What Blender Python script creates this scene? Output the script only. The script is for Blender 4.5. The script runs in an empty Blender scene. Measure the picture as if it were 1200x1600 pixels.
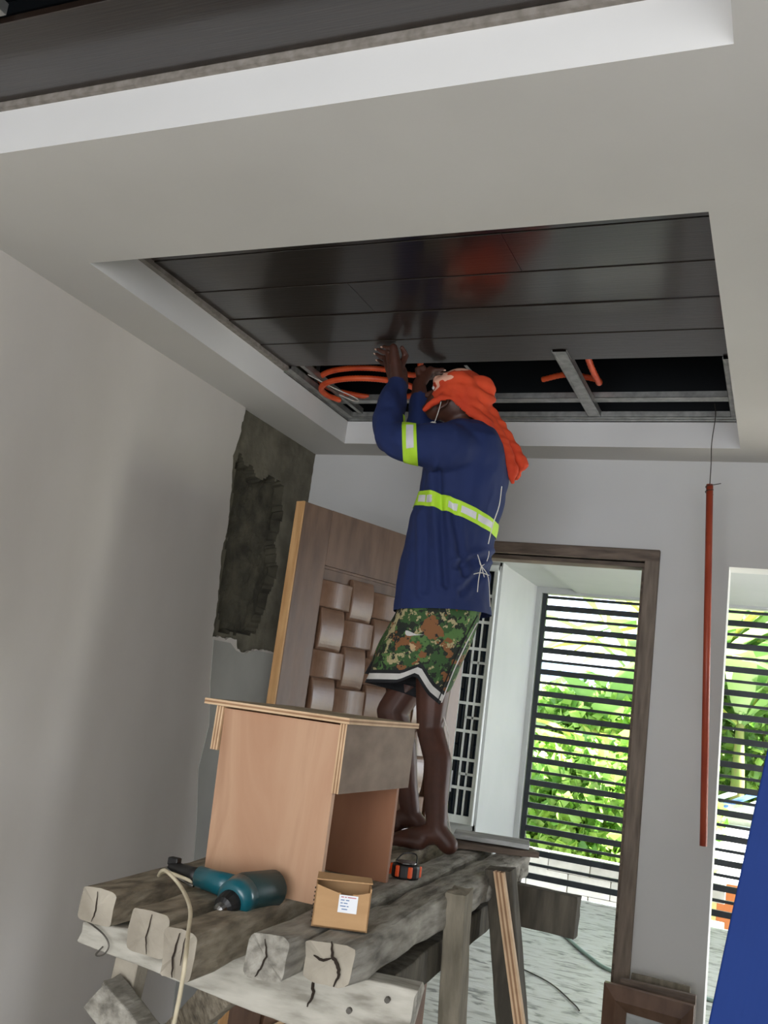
import bpy, bmesh, math, random
from mathutils import Vector as V, Matrix, noise
from mathutils.bvhtree import BVHTree
random.seed(7)
SC = bpy.context.scene
COL = SC.collection
# ------------------------------------------------------------------ camera
F_PX = 1459.28
YAW, PITCH, ROLL = -0.419816815, 0.196544599, 0.131737373
CAM = V((0, 0, 1.52))
_f = V((math.sin(YAW)*math.cos(PITCH), math.cos(YAW)*math.cos(PITCH), math.sin(PITCH)))
_r = V((math.cos(YAW), -math.sin(YAW), 0))
_u = _r.cross(_f)
RX = _r*math.cos(ROLL) + _u*math.sin(ROLL)
UX = -_r*math.sin(ROLL) + _u*math.cos(ROLL)
cd = bpy.data.cameras.new('camera'); cam = bpy.data.objects.new('camera', cd); COL.objects.link(cam)
m = Matrix((RX, UX, -_f)).transposed().to_4x4(); m.translation = CAM
cam.matrix_world = m
cd.sensor_fit = 'VERTICAL'; cd.sensor_height = 36.0; cd.lens = 36.0*F_PX/1600.0
cd.clip_start = 0.05; cd.clip_end = 500
SC.camera = cam
# ------------------------------------------------------------------ world, sun, daylight
SC.view_settings.view_transform = 'Standard'; SC.view_settings.look = 'None'
SC.view_settings.gamma = 1.0; SC.view_settings.use_curve_mapping = False
SC.view_settings.exposure = 0.0
W = bpy.data.worlds.new('sky'); SC.world = W; W.use_nodes = True
wn = W.node_tree.nodes; wl = W.node_tree.links; wn.clear()
tc = wn.new('ShaderNodeTexCoord'); mp = wn.new('ShaderNodeMapping'); mp.inputs['Scale'].default_value = (1, 1, 2.6)
nz = wn.new('ShaderNodeTexNoise'); nz.inputs['Scale'].default_value = 3.0; nz.inputs['Detail'].default_value = 5
rp = wn.new('ShaderNodeValToRGB')
rp.color_ramp.elements[0].position = .38; rp.color_ramp.elements[0].color = (.50, .68, .98, 1)
rp.color_ramp.elements[1].position = .60; rp.color_ramp.elements[1].color = (.93, .95, 1.0, 1)
bg = wn.new('ShaderNodeBackground'); bg.inputs['Strength'].default_value = 4.0
wo = wn.new('ShaderNodeOutputWorld')
wl.new(tc.outputs['Generated'], mp.inputs['Vector']); wl.new(mp.outputs['Vector'], nz.inputs['Vector'])
wl.new(nz.outputs['Fac'], rp.inputs['Fac']); wl.new(rp.outputs['Color'], bg.inputs['Color']); wl.new(bg.outputs['Background'], wo.inputs['Surface'])
sd = bpy.data.lights.new('sun', 'SUN'); sd.energy = 38.0; sd.angle = .02; sd.color = (1, .95, .86)
sun = bpy.data.objects.new('sun', sd); COL.objects.link(sun)
sun.rotation_euler = V((.85, .22, .95)).to_track_quat('Z', 'Y').to_euler()
def area(name, loc, target, sx, sy, power, color=(1, 1, 1)):
    d = bpy.data.lights.new(name, 'AREA'); d.shape = 'RECTANGLE'; d.size = sx; d.size_y = sy; d.energy = power; d.color = color
    o = bpy.data.objects.new(name, d); COL.objects.link(o); o.location = loc
    o.rotation_euler = (V(loc)-V(target)).to_track_quat('Z', 'Y').to_euler()
    return o
# daylight coming through the opening behind the camera and through an unseen side window of the far room
area('daylight_rear', (0.2, -2.35, 1.45), (0.2, 2, 1.75), 2.9, 2.1, 92, (1, .965, .91))
area('daylight_far_window', (2.2, 6.4, 1.5), (-1.5, 6.6, 1.2), 2.2, 1.5, 95, (.96, .98, 1.0))
# ------------------------------------------------------------------ pixel ray helper: puts a point of the photo on a real plane
def ray(x, y): return RX*((x-600)/F_PX) - UX*((y-800)/F_PX) + _f
def at(x, y, ax, v):
    i = 'xyz'.index(ax); d = ray(x, y); return CAM + d*((v-CAM[i])/d[i])
# ------------------------------------------------------------------ materials
def rgb(r, g, b):
    f = lambda c: (c/255/12.92) if c/255 <= .04045 else ((c/255+.055)/1.055)**2.4
    return (f(r), f(g), f(b), 1)
def mat(name, c1, c2=None, c3=None, rough=.6, scale=8, stretch=(1, 1, 1), detail=4, bump=0, bscale=None, metal=0, lo=.35, hi=.65, spec=None, rvar=0, coat=0, trans=0, dist=0, kind='noise'):
    M = bpy.data.materials.new(name); M.use_nodes = True
    n = M.node_tree.nodes; l = M.node_tree.links; b = n['Principled BSDF']
    b.inputs['Roughness'].default_value = rough; b.inputs['Metallic'].default_value = metal
    if spec is not None: b.inputs['Specular IOR Level'].default_value = spec
    if coat: b.inputs['Coat Weight'].default_value = coat
    t = n.new('ShaderNodeTexCoord'); mpn = n.new('ShaderNodeMapping'); mpn.inputs['Scale'].default_value = stretch
    l.new(t.outputs['Object'], mpn.inputs['Vector'])
    if kind == 'noise':
        z = n.new('ShaderNodeTexNoise'); z.inputs['Scale'].default_value = scale; z.inputs['Detail'].default_value = detail; z.inputs['Distortion'].default_value = dist
        fac = z.outputs['Fac']
    elif kind == 'wave':
        z = n.new('ShaderNodeTexWave'); z.inputs['Scale'].default_value = scale; z.inputs['Distortion'].default_value = dist or 6; z.inputs['Detail'].default_value = detail; z.inputs['Detail Scale'].default_value = 1.2
        fac = z.outputs['Fac']
    l.new(mpn.outputs['Vector'], z.inputs['Vector'])
    b.inputs['Base Color'].default_value = c1
    if c2 is not None:
        r = n.new('ShaderNodeValToRGB'); e = r.color_ramp.elements
        e[0].position = lo; e[0].color = c1; e[1].position = hi; e[1].color = c2
        if c3 is not None:
            x = e.new((lo+hi)/2); x.color = c2; e[2].color = c3
        l.new(fac, r.inputs['Fac']); l.new(r.outputs['Color'], b.inputs['Base Color'])
    if rvar:
        mr = n.new('ShaderNodeMapRange'); mr.inputs['To Min'].default_value = max(0, rough-rvar); mr.inputs['To Max'].default_value = min(1, rough+rvar)
        l.new(fac, mr.inputs['Value']); l.new(mr.outputs['Result'], b.inputs['Roughness'])
    if bump:
        z2 = n.new('ShaderNodeTexNoise'); z2.inputs['Scale'].default_value = bscale or scale*3; z2.inputs['Detail'].default_value = 5
        l.new(mpn.outputs['Vector'], z2.inputs['Vector'])
        bp = n.new('ShaderNodeBump'); bp.inputs['Strength'].default_value = bump; bp.inputs['Distance'].default_value = .01
        l.new(z2.outputs['Fac'], bp.inputs['Height']); l.new(bp.outputs['Normal'], b.inputs['Normal'])
    if trans:
        b.inputs['Transmission Weight'].default_value = trans
    return M
def leafmat(name, c1, c2, scale=2.0, tr=.45):
    M = mat(name, c1, c2, rough=.45, scale=scale)
    n = M.node_tree.nodes; l = M.node_tree.links; b = n['Principled BSDF']; o = n['Material Output']
    ts = n.new('ShaderNodeBsdfTranslucent'); mx = n.new('ShaderNodeMixShader'); mx.inputs[0].default_value = tr
    src = b.inputs['Base Color'].links[0].from_socket
    l.new(src, ts.inputs['Color']); l.new(b.outputs[0], mx.inputs[1]); l.new(ts.outputs[0], mx.inputs[2]); l.new(mx.outputs[0], o.inputs['Surface'])
    return M
PAINT = mat('skimcoat_paint', (.54, .52, .48, 1), (.60, .58, .54, 1), rough=.75, scale=1.1, detail=3, bump=.05, bscale=60)
WALLL = mat('skimcoat_left_wall', (.52, .485, .44, 1), (.62, .585, .54, 1), rough=.8, scale=1.6, stretch=(1, 1, .45), detail=4, bump=.06, bscale=50, lo=.3, hi=.7)
BACKW = mat('skimcoat_back_wall', (.60, .595, .575, 1), (.66, .655, .64, 1), rough=.75, scale=1.2, detail=3, bump=.04, bscale=60)
COFFW = mat('white_primer', (.72, .71, .69, 1), (.76, .75, .73, 1), rough=.7, scale=2)
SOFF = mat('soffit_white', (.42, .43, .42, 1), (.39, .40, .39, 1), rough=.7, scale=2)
CEMENT = mat('raw_cement', rgb(92, 88, 74), rgb(118, 113, 98), rough=.95, scale=7, detail=8, bump=.6, bscale=28)
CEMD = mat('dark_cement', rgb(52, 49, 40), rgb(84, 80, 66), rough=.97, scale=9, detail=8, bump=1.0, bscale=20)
PATCHG = mat('grey_skim_patch', rgb(158, 157, 150), rgb(172, 171, 164), rough=.85, scale=3, bump=.05)
FLOORC = mat('rough_concrete_floor', rgb(122, 122, 118), rgb(196, 196, 190), rgb(205, 206, 202), rough=.48, spec=.7, scale=7, stretch=(1, 2.2, 1), detail=12, bump=.8, bscale=16, lo=.34, hi=.60, dist=.9)
PLANK = mat('dark_plank_laminate', rgb(26, 19, 15), rgb(38, 28, 22), rough=.34, scale=4, stretch=(1, 22, 1), detail=6, bump=.10, bscale=9, spec=.3, lo=.3, hi=.7, coat=.6)
PLANK.node_tree.nodes['Principled BSDF'].inputs['Coat Roughness'].default_value = .16
PLANK.node_tree.nodes['Principled BSDF'].inputs['Coat IOR'].default_value = 1.85
ROOFD = mat('dark_roof_sheet', rgb(8, 13, 17), rgb(14, 20, 25), rough=.5, scale=3)
GALV = mat('galvanised_steel', rgb(150, 150, 146), rgb(186, 186, 182), rough=.42, scale=26, metal=.75, detail=6, lo=.3, hi=.7)
GREYTRIM = mat('grey_shadow_gap_trim', rgb(120, 113, 104), rgb(145, 138, 130), rough=.8, scale=40, stretch=(1, 1, 1), detail=6)
FRAMEV = mat('weathered_jamb_wood', rgb(98, 87, 76), rgb(138, 124, 110), rough=.7, scale=7, stretch=(6, 6, .7), detail=8, bump=.2, lo=.3, hi=.7)
FRAMEW = mat('weathered_frame_wood', rgb(84, 72, 62), rgb(128, 112, 98), rough=.7, scale=7, stretch=(1, 1, 6), detail=8, bump=.2, lo=.3, hi=.7)
DOORW = mat('carved_door_wood', rgb(80, 56, 42), rgb(102, 76, 59), rgb(116, 88, 70), rough=.42, scale=5, stretch=(3, 3, .7), detail=6, bump=.08, bscale=12, lo=.3, hi=.72, rvar=.08)
DOORW2 = mat('woven_slat_wood', rgb(106, 78, 60), rgb(120, 92, 73), rgb(130, 100, 80), rough=.30, scale=6, stretch=(2, 2, 2), detail=6, bump=.06, lo=.3, hi=.7, rvar=.08)
EDGEW = mat('raw_light_timber', rgb(176, 132, 84), rgb(202, 160, 110), rough=.6, scale=9, stretch=(4, 4, .5), detail=6)
PLY = mat('plywood_face', rgb(150, 108, 80), rgb(188, 150, 120), rgb(172, 128, 98), rough=.6, scale=2.2, stretch=(2.2, 2.2, .5), detail=6, bump=.05, bscale=30, lo=.25, hi=.75, dist=1.4)
PLYD = mat('plywood_dusty_dark', rgb(112, 94, 80), rgb(140, 122, 106), rough=.75, scale=6, stretch=(1, 1.5, 3), detail=8, lo=.3, hi=.7)
PLYTOP = mat('plywood_dusty_top', rgb(142, 124, 100), rgb(172, 154, 126), rough=.75, scale=9, detail=8)
PLYE1 = mat('plywood_ply_light', rgb(196, 164, 128), rgb(214, 184, 148), rough=.7, scale=14)
PLYE2 = mat('plywood_ply_dark', rgb(140, 104, 74), rgb(160, 124, 92), rough=.7, scale=14)
PLYIN = mat('plywood_inside', rgb(120, 78, 54), rgb(148, 102, 74), rough=.65, scale=3, stretch=(2, 2, .5), detail=6)
BEAM = mat('weathered_beam', rgb(92, 83, 70), rgb(140, 130, 112), rgb(166, 156, 138), rough=.92, scale=15, stretch=(3, .8, 3), detail=12, bump=.9, bscale=22, lo=.3, hi=.72)
BEAM2 = mat('dusty_grey_beam', rgb(98, 94, 86), rgb(146, 142, 132), rgb(172, 168, 158), rough=.95, scale=13, stretch=(3, .7, 3), detail=12, bump=1.0, bscale=18, lo=.3, hi=.7)
BEND = mat('cement_caked_timber', rgb(146, 138, 124), rgb(176, 168, 153), rough=.95, scale=9, detail=8, bump=.7, bscale=20)
CRACK = mat('crack_dark', rgb(42, 32, 24), rough=.95)
XBAR = mat('whitewashed_timber', rgb(134, 130, 119), rgb(174, 170, 159), rgb(190, 186, 175), rough=.92, scale=9, stretch=(.8, 4, 4), detail=10, bump=.5, bscale=10, lo=.32, hi=.68)
LEGW = mat('grey_post_timber', rgb(104, 98, 84), rgb(146, 138, 122), rough=.92, scale=6, stretch=(5, 5, .8), detail=9, bump=.6, bscale=8, lo=.3, hi=.7)
LEGD = mat('dark_post_timber', rgb(66, 62, 54), rgb(98, 92, 80), rough=.92, scale=6, stretch=(5, 5, .8), detail=9, bump=.5, bscale=8)
BOARD = mat('dusty_board', rgb(150, 152, 150), rgb(188, 190, 188), rough=.85, scale=6, stretch=(1, 6, 6), detail=8, bump=.2)
BLACKM = mat('black_painted_steel', rgb(26, 30, 34), rgb(40, 44, 48), rough=.4, scale=10)
WHITEM = mat('white_painted_steel', rgb(214, 218, 216), rgb(226, 230, 228), rough=.4, scale=10)
GLASSD = mat('dark_window_glass', rgb(18, 26, 38), rgb(30, 42, 56), rough=.06, scale=.8, spec=.7)
ORANGEP = mat('orange_pvc', rgb(158, 62, 40), rgb(178, 76, 48), rough=.42, scale=14, stretch=(1, 1, .4))
ORANGEC = mat('orange_conduit', rgb(206, 74, 34), rgb(226, 92, 44), rough=.45, scale=20)
WIREM = mat('steel_wire', rgb(70, 66, 60), rgb(100, 96, 90), rough=.5, scale=20, metal=.6)
WHITEC = mat('white_cord', rgb(206, 202, 192), rgb(220, 216, 208), rough=.6, scale=30)
CREAM = mat('cream_cable', rgb(190, 178, 150), rgb(206, 196, 170), rough=.5, scale=30)
TEAL = mat('teal_tool_plastic', rgb(12, 80, 92), rgb(18, 94, 106), rough=.3, scale=6, coat=.2)
TEALD = mat('dark_teal_housing', rgb(22, 56, 60), rgb(30, 68, 70), rough=.45, scale=6)
BLACKP = mat('black_plastic', rgb(16, 16, 17), rgb(26, 26, 27), rough=.45, scale=10)
CHROME = mat('worn_chrome', rgb(150, 150, 150), rgb(110, 108, 104), rough=.25, metal=1, scale=30)
CARD = mat('cardboard', rgb(176, 138, 96), rgb(192, 154, 110), rough=.8, scale=5, stretch=(1, 1, 4), detail=5)
CARDD = mat('cardboard_inside', rgb(130, 98, 64), rgb(146, 112, 76), rough=.85, scale=8)
PAPER = mat('label_paper', rgb(226, 228, 232), rgb(234, 236, 240), rough=.7, scale=5)
INK = mat('blue_ink', rgb(96, 126, 170), rough=.7)
INKR = mat('red_ink', rgb(190, 110, 120), rough=.7)
TAPEO = mat('orange_tape_case', rgb(222, 82, 32), rgb(236, 96, 42), rough=.4, scale=10)
BLUESH = mat('blue_plastic_sheet', rgb(18, 44, 108), rgb(24, 54, 122), rough=.7, spec=.25, scale=1.5)
SKIN = mat('skin', rgb(66, 37, 27), rgb(82, 47, 35), rough=.5, scale=14, bump=.05, bscale=90)
NAIL = mat('nail', rgb(196, 160, 140), rough=.35)
SHIRT = mat('navy_work_shirt', rgb(22, 38, 84), rgb(27, 45, 96), rough=.85, scale=3, stretch=(1, 1, .5), detail=3, bump=.5, bscale=7)
LIME = mat('lime_band', rgb(178, 224, 40), rgb(190, 234, 60), rough=.6, scale=12)
SILVER = mat('silver_reflective', rgb(206, 204, 206), rgb(222, 222, 224), rough=.5, scale=16)
BLACKF = mat('black_fabric', rgb(24, 25, 28), rgb(36, 37, 40), rough=.9, scale=20)
WHITEF = mat('white_fabric', rgb(196, 194, 190), rgb(214, 212, 208), rough=.9, scale=20)
BLOCKM = mat('pale_block', rgb(196, 190, 178), rgb(216, 210, 198), rough=.95, scale=7, detail=8, bump=.5)
GROUND = mat('garden_soil_grass', rgb(96, 120, 48), rgb(150, 140, 100), rough=.95, scale=1.4, detail=8, bump=.3)
HOUSEO = mat('orange_house_wall', rgb(206, 122, 88), rgb(216, 136, 102), rough=.85, scale=3)
HOUSET = mat('cream_house_trim', rgb(220, 210, 170), rough=.8)
ROOFW = mat('pale_metal_roof', rgb(226, 232, 240), rgb(238, 242, 248), rough=.4, scale=2, metal=.1)
ROOFB = mat('blue_metal_roof', rgb(70, 110, 190), rgb(90, 130, 210), rough=.4, scale=2)
BANL = [leafmat('banana_leaf_green', rgb(120, 160, 92), rgb(150, 186, 116)), leafmat('banana_leaf_pale', rgb(176, 202, 138), rgb(196, 216, 160)), leafmat('banana_leaf_yellow', rgb(214, 208, 112), rgb(200, 212, 120))]
STALK = mat('banana_stalk', rgb(124, 146, 72), rgb(150, 140, 90), rough=.7, scale=4, stretch=(3, 3, 1))
VINEL = leafmat('vine_leaf', rgb(158, 196, 96), rgb(190, 222, 126), scale=3, tr=.4)
VINED = leafmat('vine_leaf_dark', rgb(92, 140, 50), rgb(124, 172, 70), scale=3, tr=.35)
TREEL = leafmat('tree_leaf', rgb(70, 112, 46), rgb(120, 156, 74), scale=2, tr=.3)
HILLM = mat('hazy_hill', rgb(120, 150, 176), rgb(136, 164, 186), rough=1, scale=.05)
PINKF = mat('pink_flower', rgb(232, 120, 150), rough=.7)
# camouflage
def camo():
    M = bpy.data.materials.new('camouflage_print'); M.use_nodes = True
    n = M.node_tree.nodes; l = M.node_tree.links; b = n['Principled BSDF']; b.inputs['Roughness'].default_value = .8
    t = n.new('ShaderNodeTexCoord'); cur = None
    def layer(color, sc, thr, off, det=4):
        nonlocal cur
        mp = n.new('ShaderNodeMapping'); mp.inputs['Location'].default_value = off
        z = n.new('ShaderNodeTexNoise'); z.inputs['Scale'].default_value = sc; z.inputs['Detail'].default_value = det; z.inputs['Roughness'].default_value = .62
        g = n.new('ShaderNodeMath'); g.operation = 'GREATER_THAN'; g.inputs[1].default_value = thr
        mx = n.new('ShaderNodeMix'); mx.data_type = 'RGBA'
        l.new(t.outputs['Object'], mp.inputs['Vector']); l.new(mp.outputs['Vector'], z.inputs['Vector']); l.new(z.outputs['Fac'], g.inputs[0]); l.new(g.outputs[0], mx.inputs[0])
        if cur is None: mx.inputs[6].default_value = rgb(52, 84, 42)
        else: l.new(cur, mx.inputs[6])
        mx.inputs[7].default_value = color; cur = mx.outputs[2]
    layer(rgb(30, 38, 28), 17, .50, (0, 0, 0)); layer(rgb(80, 114, 60), 15, .55, (3, 1, 7)); layer(rgb(128, 84, 48), 12, .575, (9, 2, 4), 3)
    layer(rgb(170, 158, 118), 21, .59, (5, 5, 1), 6); layer(rgb(24, 32, 30), 34, .60, (1, 8, 3), 6)
    l.new(cur, b.inputs['Base Color']); return M
CAMO = camo()
def turbanmat():
    M = mat('orange_print_cloth', rgb(196, 58, 26), rgb(214, 74, 34), rough=.85, scale=9, bump=.4, bscale=14)
    n = M.node_tree.nodes; l = M.node_tree.links; b = n['Principled BSDF']; src = b.inputs['Base Color'].links[0].from_socket
    t = n.new('ShaderNodeTexCoord'); g = n.new('ShaderNodeNewGeometry')
    z = n.new('ShaderNodeTexNoise'); z.inputs['Scale'].default_value = 17; z.inputs['Detail'].default_value = 1.5
    mp = n.new('ShaderNodeMapping'); mp.inputs['Scale'].default_value = (1, 1, 1.6)
    l.new(t.outputs['Object'], mp.inputs['Vector']); l.new(mp.outputs['Vector'], z.inputs['Vector'])
    # the printed corner of the cloth lies over the front top of the wrap (object coordinates)
    d = n.new('ShaderNodeVectorMath'); d.operation = 'DOT_PRODUCT'; d.inputs[1].default_value = (-.62, -.15, .78)
    l.new(t.outputs['Object'], d.inputs[0])
    a = n.new('ShaderNodeMath'); a.operation = 'MULTIPLY_ADD'; a.inputs[1].default_value = 3.2; a.inputs[2].default_value = -.14
    l.new(d.outputs['Value'], a.inputs[0])
    s = n.new('ShaderNodeMath'); s.operation = 'ADD'; l.new(a.outputs[0], s.inputs[0]); l.new(z.outputs['Fac'], s.inputs[1])
    gt = n.new('ShaderNodeMath'); gt.operation = 'GREATER_THAN'; gt.inputs[1].default_value = .60; l.new(s.outputs[0], gt.inputs[0])
    mx = n.new('ShaderNodeMix'); mx.data_type = 'RGBA'; l.new(gt.outputs[0], mx.inputs[0]); l.new(src, mx.inputs[6]); mx.inputs[7].default_value = rgb(236, 176, 150)
    l.new(mx.outputs[2], b.inputs['Base Color']); return M
TURB = turbanmat()
# ------------------------------------------------------------------ mesh helpers
def obj(name, bm, m, parent=None, smooth=False, label=None, cat=None, group=None, kind=None, bevel=0):
    me = bpy.data.meshes.new(name)
    if isinstance(bm, bmesh.types.BMesh):
        bmesh.ops.recalc_face_normals(bm, faces=bm.faces[:])
        bm.to_mesh(me); bm.free()
    else: me = bm
    for x in (m if isinstance(m, (list, tuple)) else [m]): me.materials.append(x)
    o = bpy.data.objects.new(name, me); COL.objects.link(o)
    if smooth:
        for p in me.polygons: p.use_smooth = True
    if parent: o.parent = parent; o.matrix_parent_inverse = parent_inv(parent)
    tag(o, label, cat, group, kind)
    if bevel:
        b = o.modifiers.new('bevel', 'BEVEL'); b.width = bevel; b.segments = 2; b.limit_method = 'ANGLE'; b.angle_limit = .6
    return o
def parent_inv(p):
    M = Matrix.LocRotScale(p.location, p.rotation_euler, p.scale)
    return M.inverted()
def tag(o, label=None, cat=None, group=None, kind=None):
    if label: o['label'] = label
    if cat: o['category'] = cat
    if group: o['group'] = group
    if kind: o['kind'] = kind
    return o
def empty(name, loc, label=None, cat=None, group=None, kind=None):
    o = bpy.data.objects.new(name, None); COL.objects.link(o); o.location = loc; o.empty_display_size = .1
    return tag(o, label, cat, group, kind)
def box(bm, a, b, mi=0, M=None):
    a, b = V(a), V(b)
    vs = [V((x, y, z)) for x in (a.x, b.x) for y in (a.y, b.y) for z in (a.z, b.z)]
    if M: vs = [M @ v for v in vs]
    v = [bm.verts.new(p) for p in vs]
    for f in ((0, 1, 3, 2), (4, 6, 7, 5), (0, 4, 5, 1), (2, 3, 7, 6), (0, 2, 6, 4), (1, 5, 7, 3)):
        bm.faces.new([v[i] for i in f]).material_index = mi
def boxm(a, b, mi=0): bm = bmesh.new(); box(bm, a, b, mi); return bm
def prism(bm, pts, off, mi=0, caps=True):
    off = V(off); A = [bm.verts.new(p) for p in pts]; B = [bm.verts.new(V(p)+off) for p in pts]; n = len(pts)
    if caps: bm.faces.new(A).material_index = mi; bm.faces.new(B[::-1]).material_index = mi
    for i in range(n): bm.faces.new((A[i], B[i], B[(i+1) % n], A[(i+1) % n])).material_index = mi
def frame_axes(d, up=V((0, 0, 1))):
    d = d.normalized()
    if abs(d.dot(up)) > .98: up = V((0, 1, 0))
    s = d.cross(up).normalized(); return s, s.cross(d).normalized()
def tube(bm, pts, r, n=8, caps=True, mi=0, sx=1.0, sy=1.0):
    pts = [V(p) for p in pts]; rs = r if isinstance(r, (list, tuple)) else [r]*len(pts); rings = []
    s, t = frame_axes(pts[1]-pts[0])
    for i, p in enumerate(pts):
        d = (pts[min(i+1, len(pts)-1)]-pts[max(i-1, 0)]).normalized()
        s = (s-d*s.dot(d)).normalized(); t = s.cross(d).normalized()
        rings.append([bm.verts.new(p+(s*math.cos(a)*sx+t*math.sin(a)*sy)*rs[i]) for a in [2*math.pi*k/n for k in range(n)]])
    for i in range(len(rings)-1):
        for k in range(n): bm.faces.new((rings[i][k], rings[i][(k+1) % n], rings[i+1][(k+1) % n], rings[i+1][k])).material_index = mi
    if caps: bm.faces.new(rings[0][::-1]).material_index = mi; bm.faces.new(rings[-1]).material_index = mi
def bar(bm, p0, p1, w, h, up=V((0, 0, 1)), mi=0):
    p0, p1 = V(p0), V(p1); s, t = frame_axes(p1-p0, up)
    A = [bm.verts.new(p0+s*a*w/2+t*b*h/2) for a, b in ((-1, -1), (1, -1), (1, 1), (-1, 1))]
    B = [bm.verts.new(p1+s*a*w/2+t*b*h/2) for a, b in ((-1, -1), (1, -1), (1, 1), (-1, 1))]
    bm.faces.new(A[::-1]).material_index = mi; bm.faces.new(B).material_index = mi
    for i in range(4): bm.faces.new((A[i], A[(i+1) % 4], B[(i+1) % 4], B[i])).material_index = mi
def catmull(pts, n=6):
    pts = [V(p) for p in pts]; P = [pts[0]*2-pts[1]]+pts+[pts[-1]*2-pts[-2]]; out = []
    for i in range(1, len(P)-2):
        for k in range(n):
            t = k/n; a, b, c, d = P[i-1], P[i], P[i+1], P[i+2]
            out.append(.5*((2*b)+(c-a)*t+(2*a-5*b+4*c-d)*t*t+(3*b-a-3*c+d)*t**3))
    out.append(pts[-1]); return out
def timber(p0, p1, w, h, seed=0, rough=.004, seg=14, rr=.25, up=V((0, 0, 1)), endmat=1, w1=None, h1=None):
    """rough-sawn timber: rounded uneven cross-section, ends slightly ragged"""
    bm = bmesh.new(); p0, p1 = V(p0), V(p1); d = (p1-p0); s, t = frame_axes(d, up); L = d.length
    prof = []
    for cx, cy, a0 in ((1, 1, 0), (-1, 1, 90), (-1, -1, 180), (1, -1, 270)):
        for k in range(4):
            a = math.radians(a0+30*k); prof.append(((1-rr)*cx+rr*math.cos(a), (1-rr)*cy+rr*math.sin(a)))
        # mid point on the next side
        nx, ny = {(1, 1): (0, 1), (-1, 1): (-1, 0), (-1, -1): (0, -1), (1, -1): (1, 0)}[(cx, cy)]
        prof.append((nx, ny))
    rings = []
    for i in range(seg+1):
        f = i/seg; c = p0.lerp(p1, f); ww = w+((w1 or w)-w)*f; hh = h+((h1 or h)-h)*f; ring = []
        for k, (a, b) in enumerate(prof):
            q = c+s*a*ww/2+t*b*hh/2
            nn = noise.noise_vector(q*9+V((seed*7.3, seed*3.1, 0)))*rough + noise.noise_vector(q*38+V((seed, 0, seed)))*rough*.5
            if i in (0, seg): nn = nn + d.normalized()*noise.noise(V((a*2+seed, b*2, seed)))*.012
            ring.append(bm.verts.new(q+nn))
        rings.append(ring)
    n = len(prof)
    for i in range(seg):
        for k in range(n): bm.faces.new((rings[i][k], rings[i][(k+1) % n], rings[i+1][(k+1) % n], rings[i+1][k]))
    for rg, sg in ((rings[0], -1), (rings[-1], 1)):
        c = bm.verts.new(sum((v.co for v in rg), V())/n + d.normalized()*sg*.004)
        for k in range(n): bm.faces.new((rg[k], rg[(k+1) % n], c)).material_index = endmat
    return bm
def slab(us, vs, holes, w0, w1, axes='xyz', mi=0):
    """plate with rectangular holes; us/vs cut lists; holes = set of (i,j) cells left out"""
    bm = bmesh.new(); A = 'xyz'.index(axes[0]); B = 'xyz'.index(axes[1]); C = 'xyz'.index(axes[2])
    cache = {}
    def vert(i, j, k):
        if (i, j, k) not in cache:
            p = [0, 0, 0]; p[A] = us[i]; p[B] = vs[j]; p[C] = (w0, w1)[k]; cache[(i, j, k)] = bm.verts.new(p)
        return cache[(i, j, k)]
    full = lambda i, j: 0 <= i < len(us)-1 and 0 <= j < len(vs)-1 and (i, j) not in holes
    for i in range(len(us)-1):
        for j in range(len(vs)-1):
            if not full(i, j): continue
            for k in (0, 1): bm.faces.new([vert(i, j, k), vert(i+1, j, k), vert(i+1, j+1, k), vert(i, j+1, k)])
            for di, dj, e in ((-1, 0, ((i, j), (i, j+1))), (1, 0, ((i+1, j), (i+1, j+1))), (0, -1, ((i, j), (i+1, j))), (0, 1, ((i, j+1), (i+1, j+1)))):
                if not full(i+di, j+dj):
                    bm.faces.new([vert(*e[0], 0), vert(*e[1], 0), vert(*e[1], 1), vert(*e[0], 1)])
    return bm
def capsule(bm, p0, r0, p1, r1, n=12, flat=None):
    p0, p1 = V(p0), V(p1); d = (p1-p0); L = d.length
    if L < 1e-5: d = V((0, 0, 1))
    d.normalize(); s, t = frame_axes(d); rings = []
    for c, r, sg, rng in ((p0, r0, -1, (80, 55, 28, 0)), (p1, r1, 1, (0, 28, 55, 80))):
        for a in rng:
            a = math.radians(a); rings.append((c+d*sg*r*math.sin(a), r*math.cos(a)))
    R = [[bm.verts.new(c+(s*math.cos(2*math.pi*k/n)+t*math.sin(2*math.pi*k/n))*r) for k in range(n)] for c, r in rings]
    for i in range(len(R)-1):
        for k in range(n): bm.faces.new((R[i][k], R[i][(k+1) % n], R[i+1][(k+1) % n], R[i+1][k]))
    bm.faces.new(R[0][::-1]); bm.faces.new(R[-1])
def chain(bm, pts, n=12):
    for (a, ra), (b, rb) in zip(pts, pts[1:]): capsule(bm, a, ra, b, rb, n)
def ellipsoid(bm, c, ax, n=20, m_=12):
    """ax: three axis vectors"""
    R = [];
    for i in range(1, m_):
        a = math.pi*i/m_; R.append([bm.verts.new(V(c)+ax[0]*math.sin(a)*math.cos(2*math.pi*k/n)+ax[1]*math.sin(a)*math.sin(2*math.pi*k/n)+ax[2]*math.cos(a)) for k in range(n)])
    top = bm.verts.new(V(c)+ax[2]); bot = bm.verts.new(V(c)-ax[2])
    for k in range(n):
        bm.faces.new((top, R[0][k], R[0][(k+1) % n])); bm.faces.new((bot, R[-1][(k+1) % n], R[-1][k]))
        for i in range(len(R)-1): bm.faces.new((R[i][k], R[i+1][k], R[i+1][(k+1) % n], R[i][(k+1) % n]))
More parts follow.
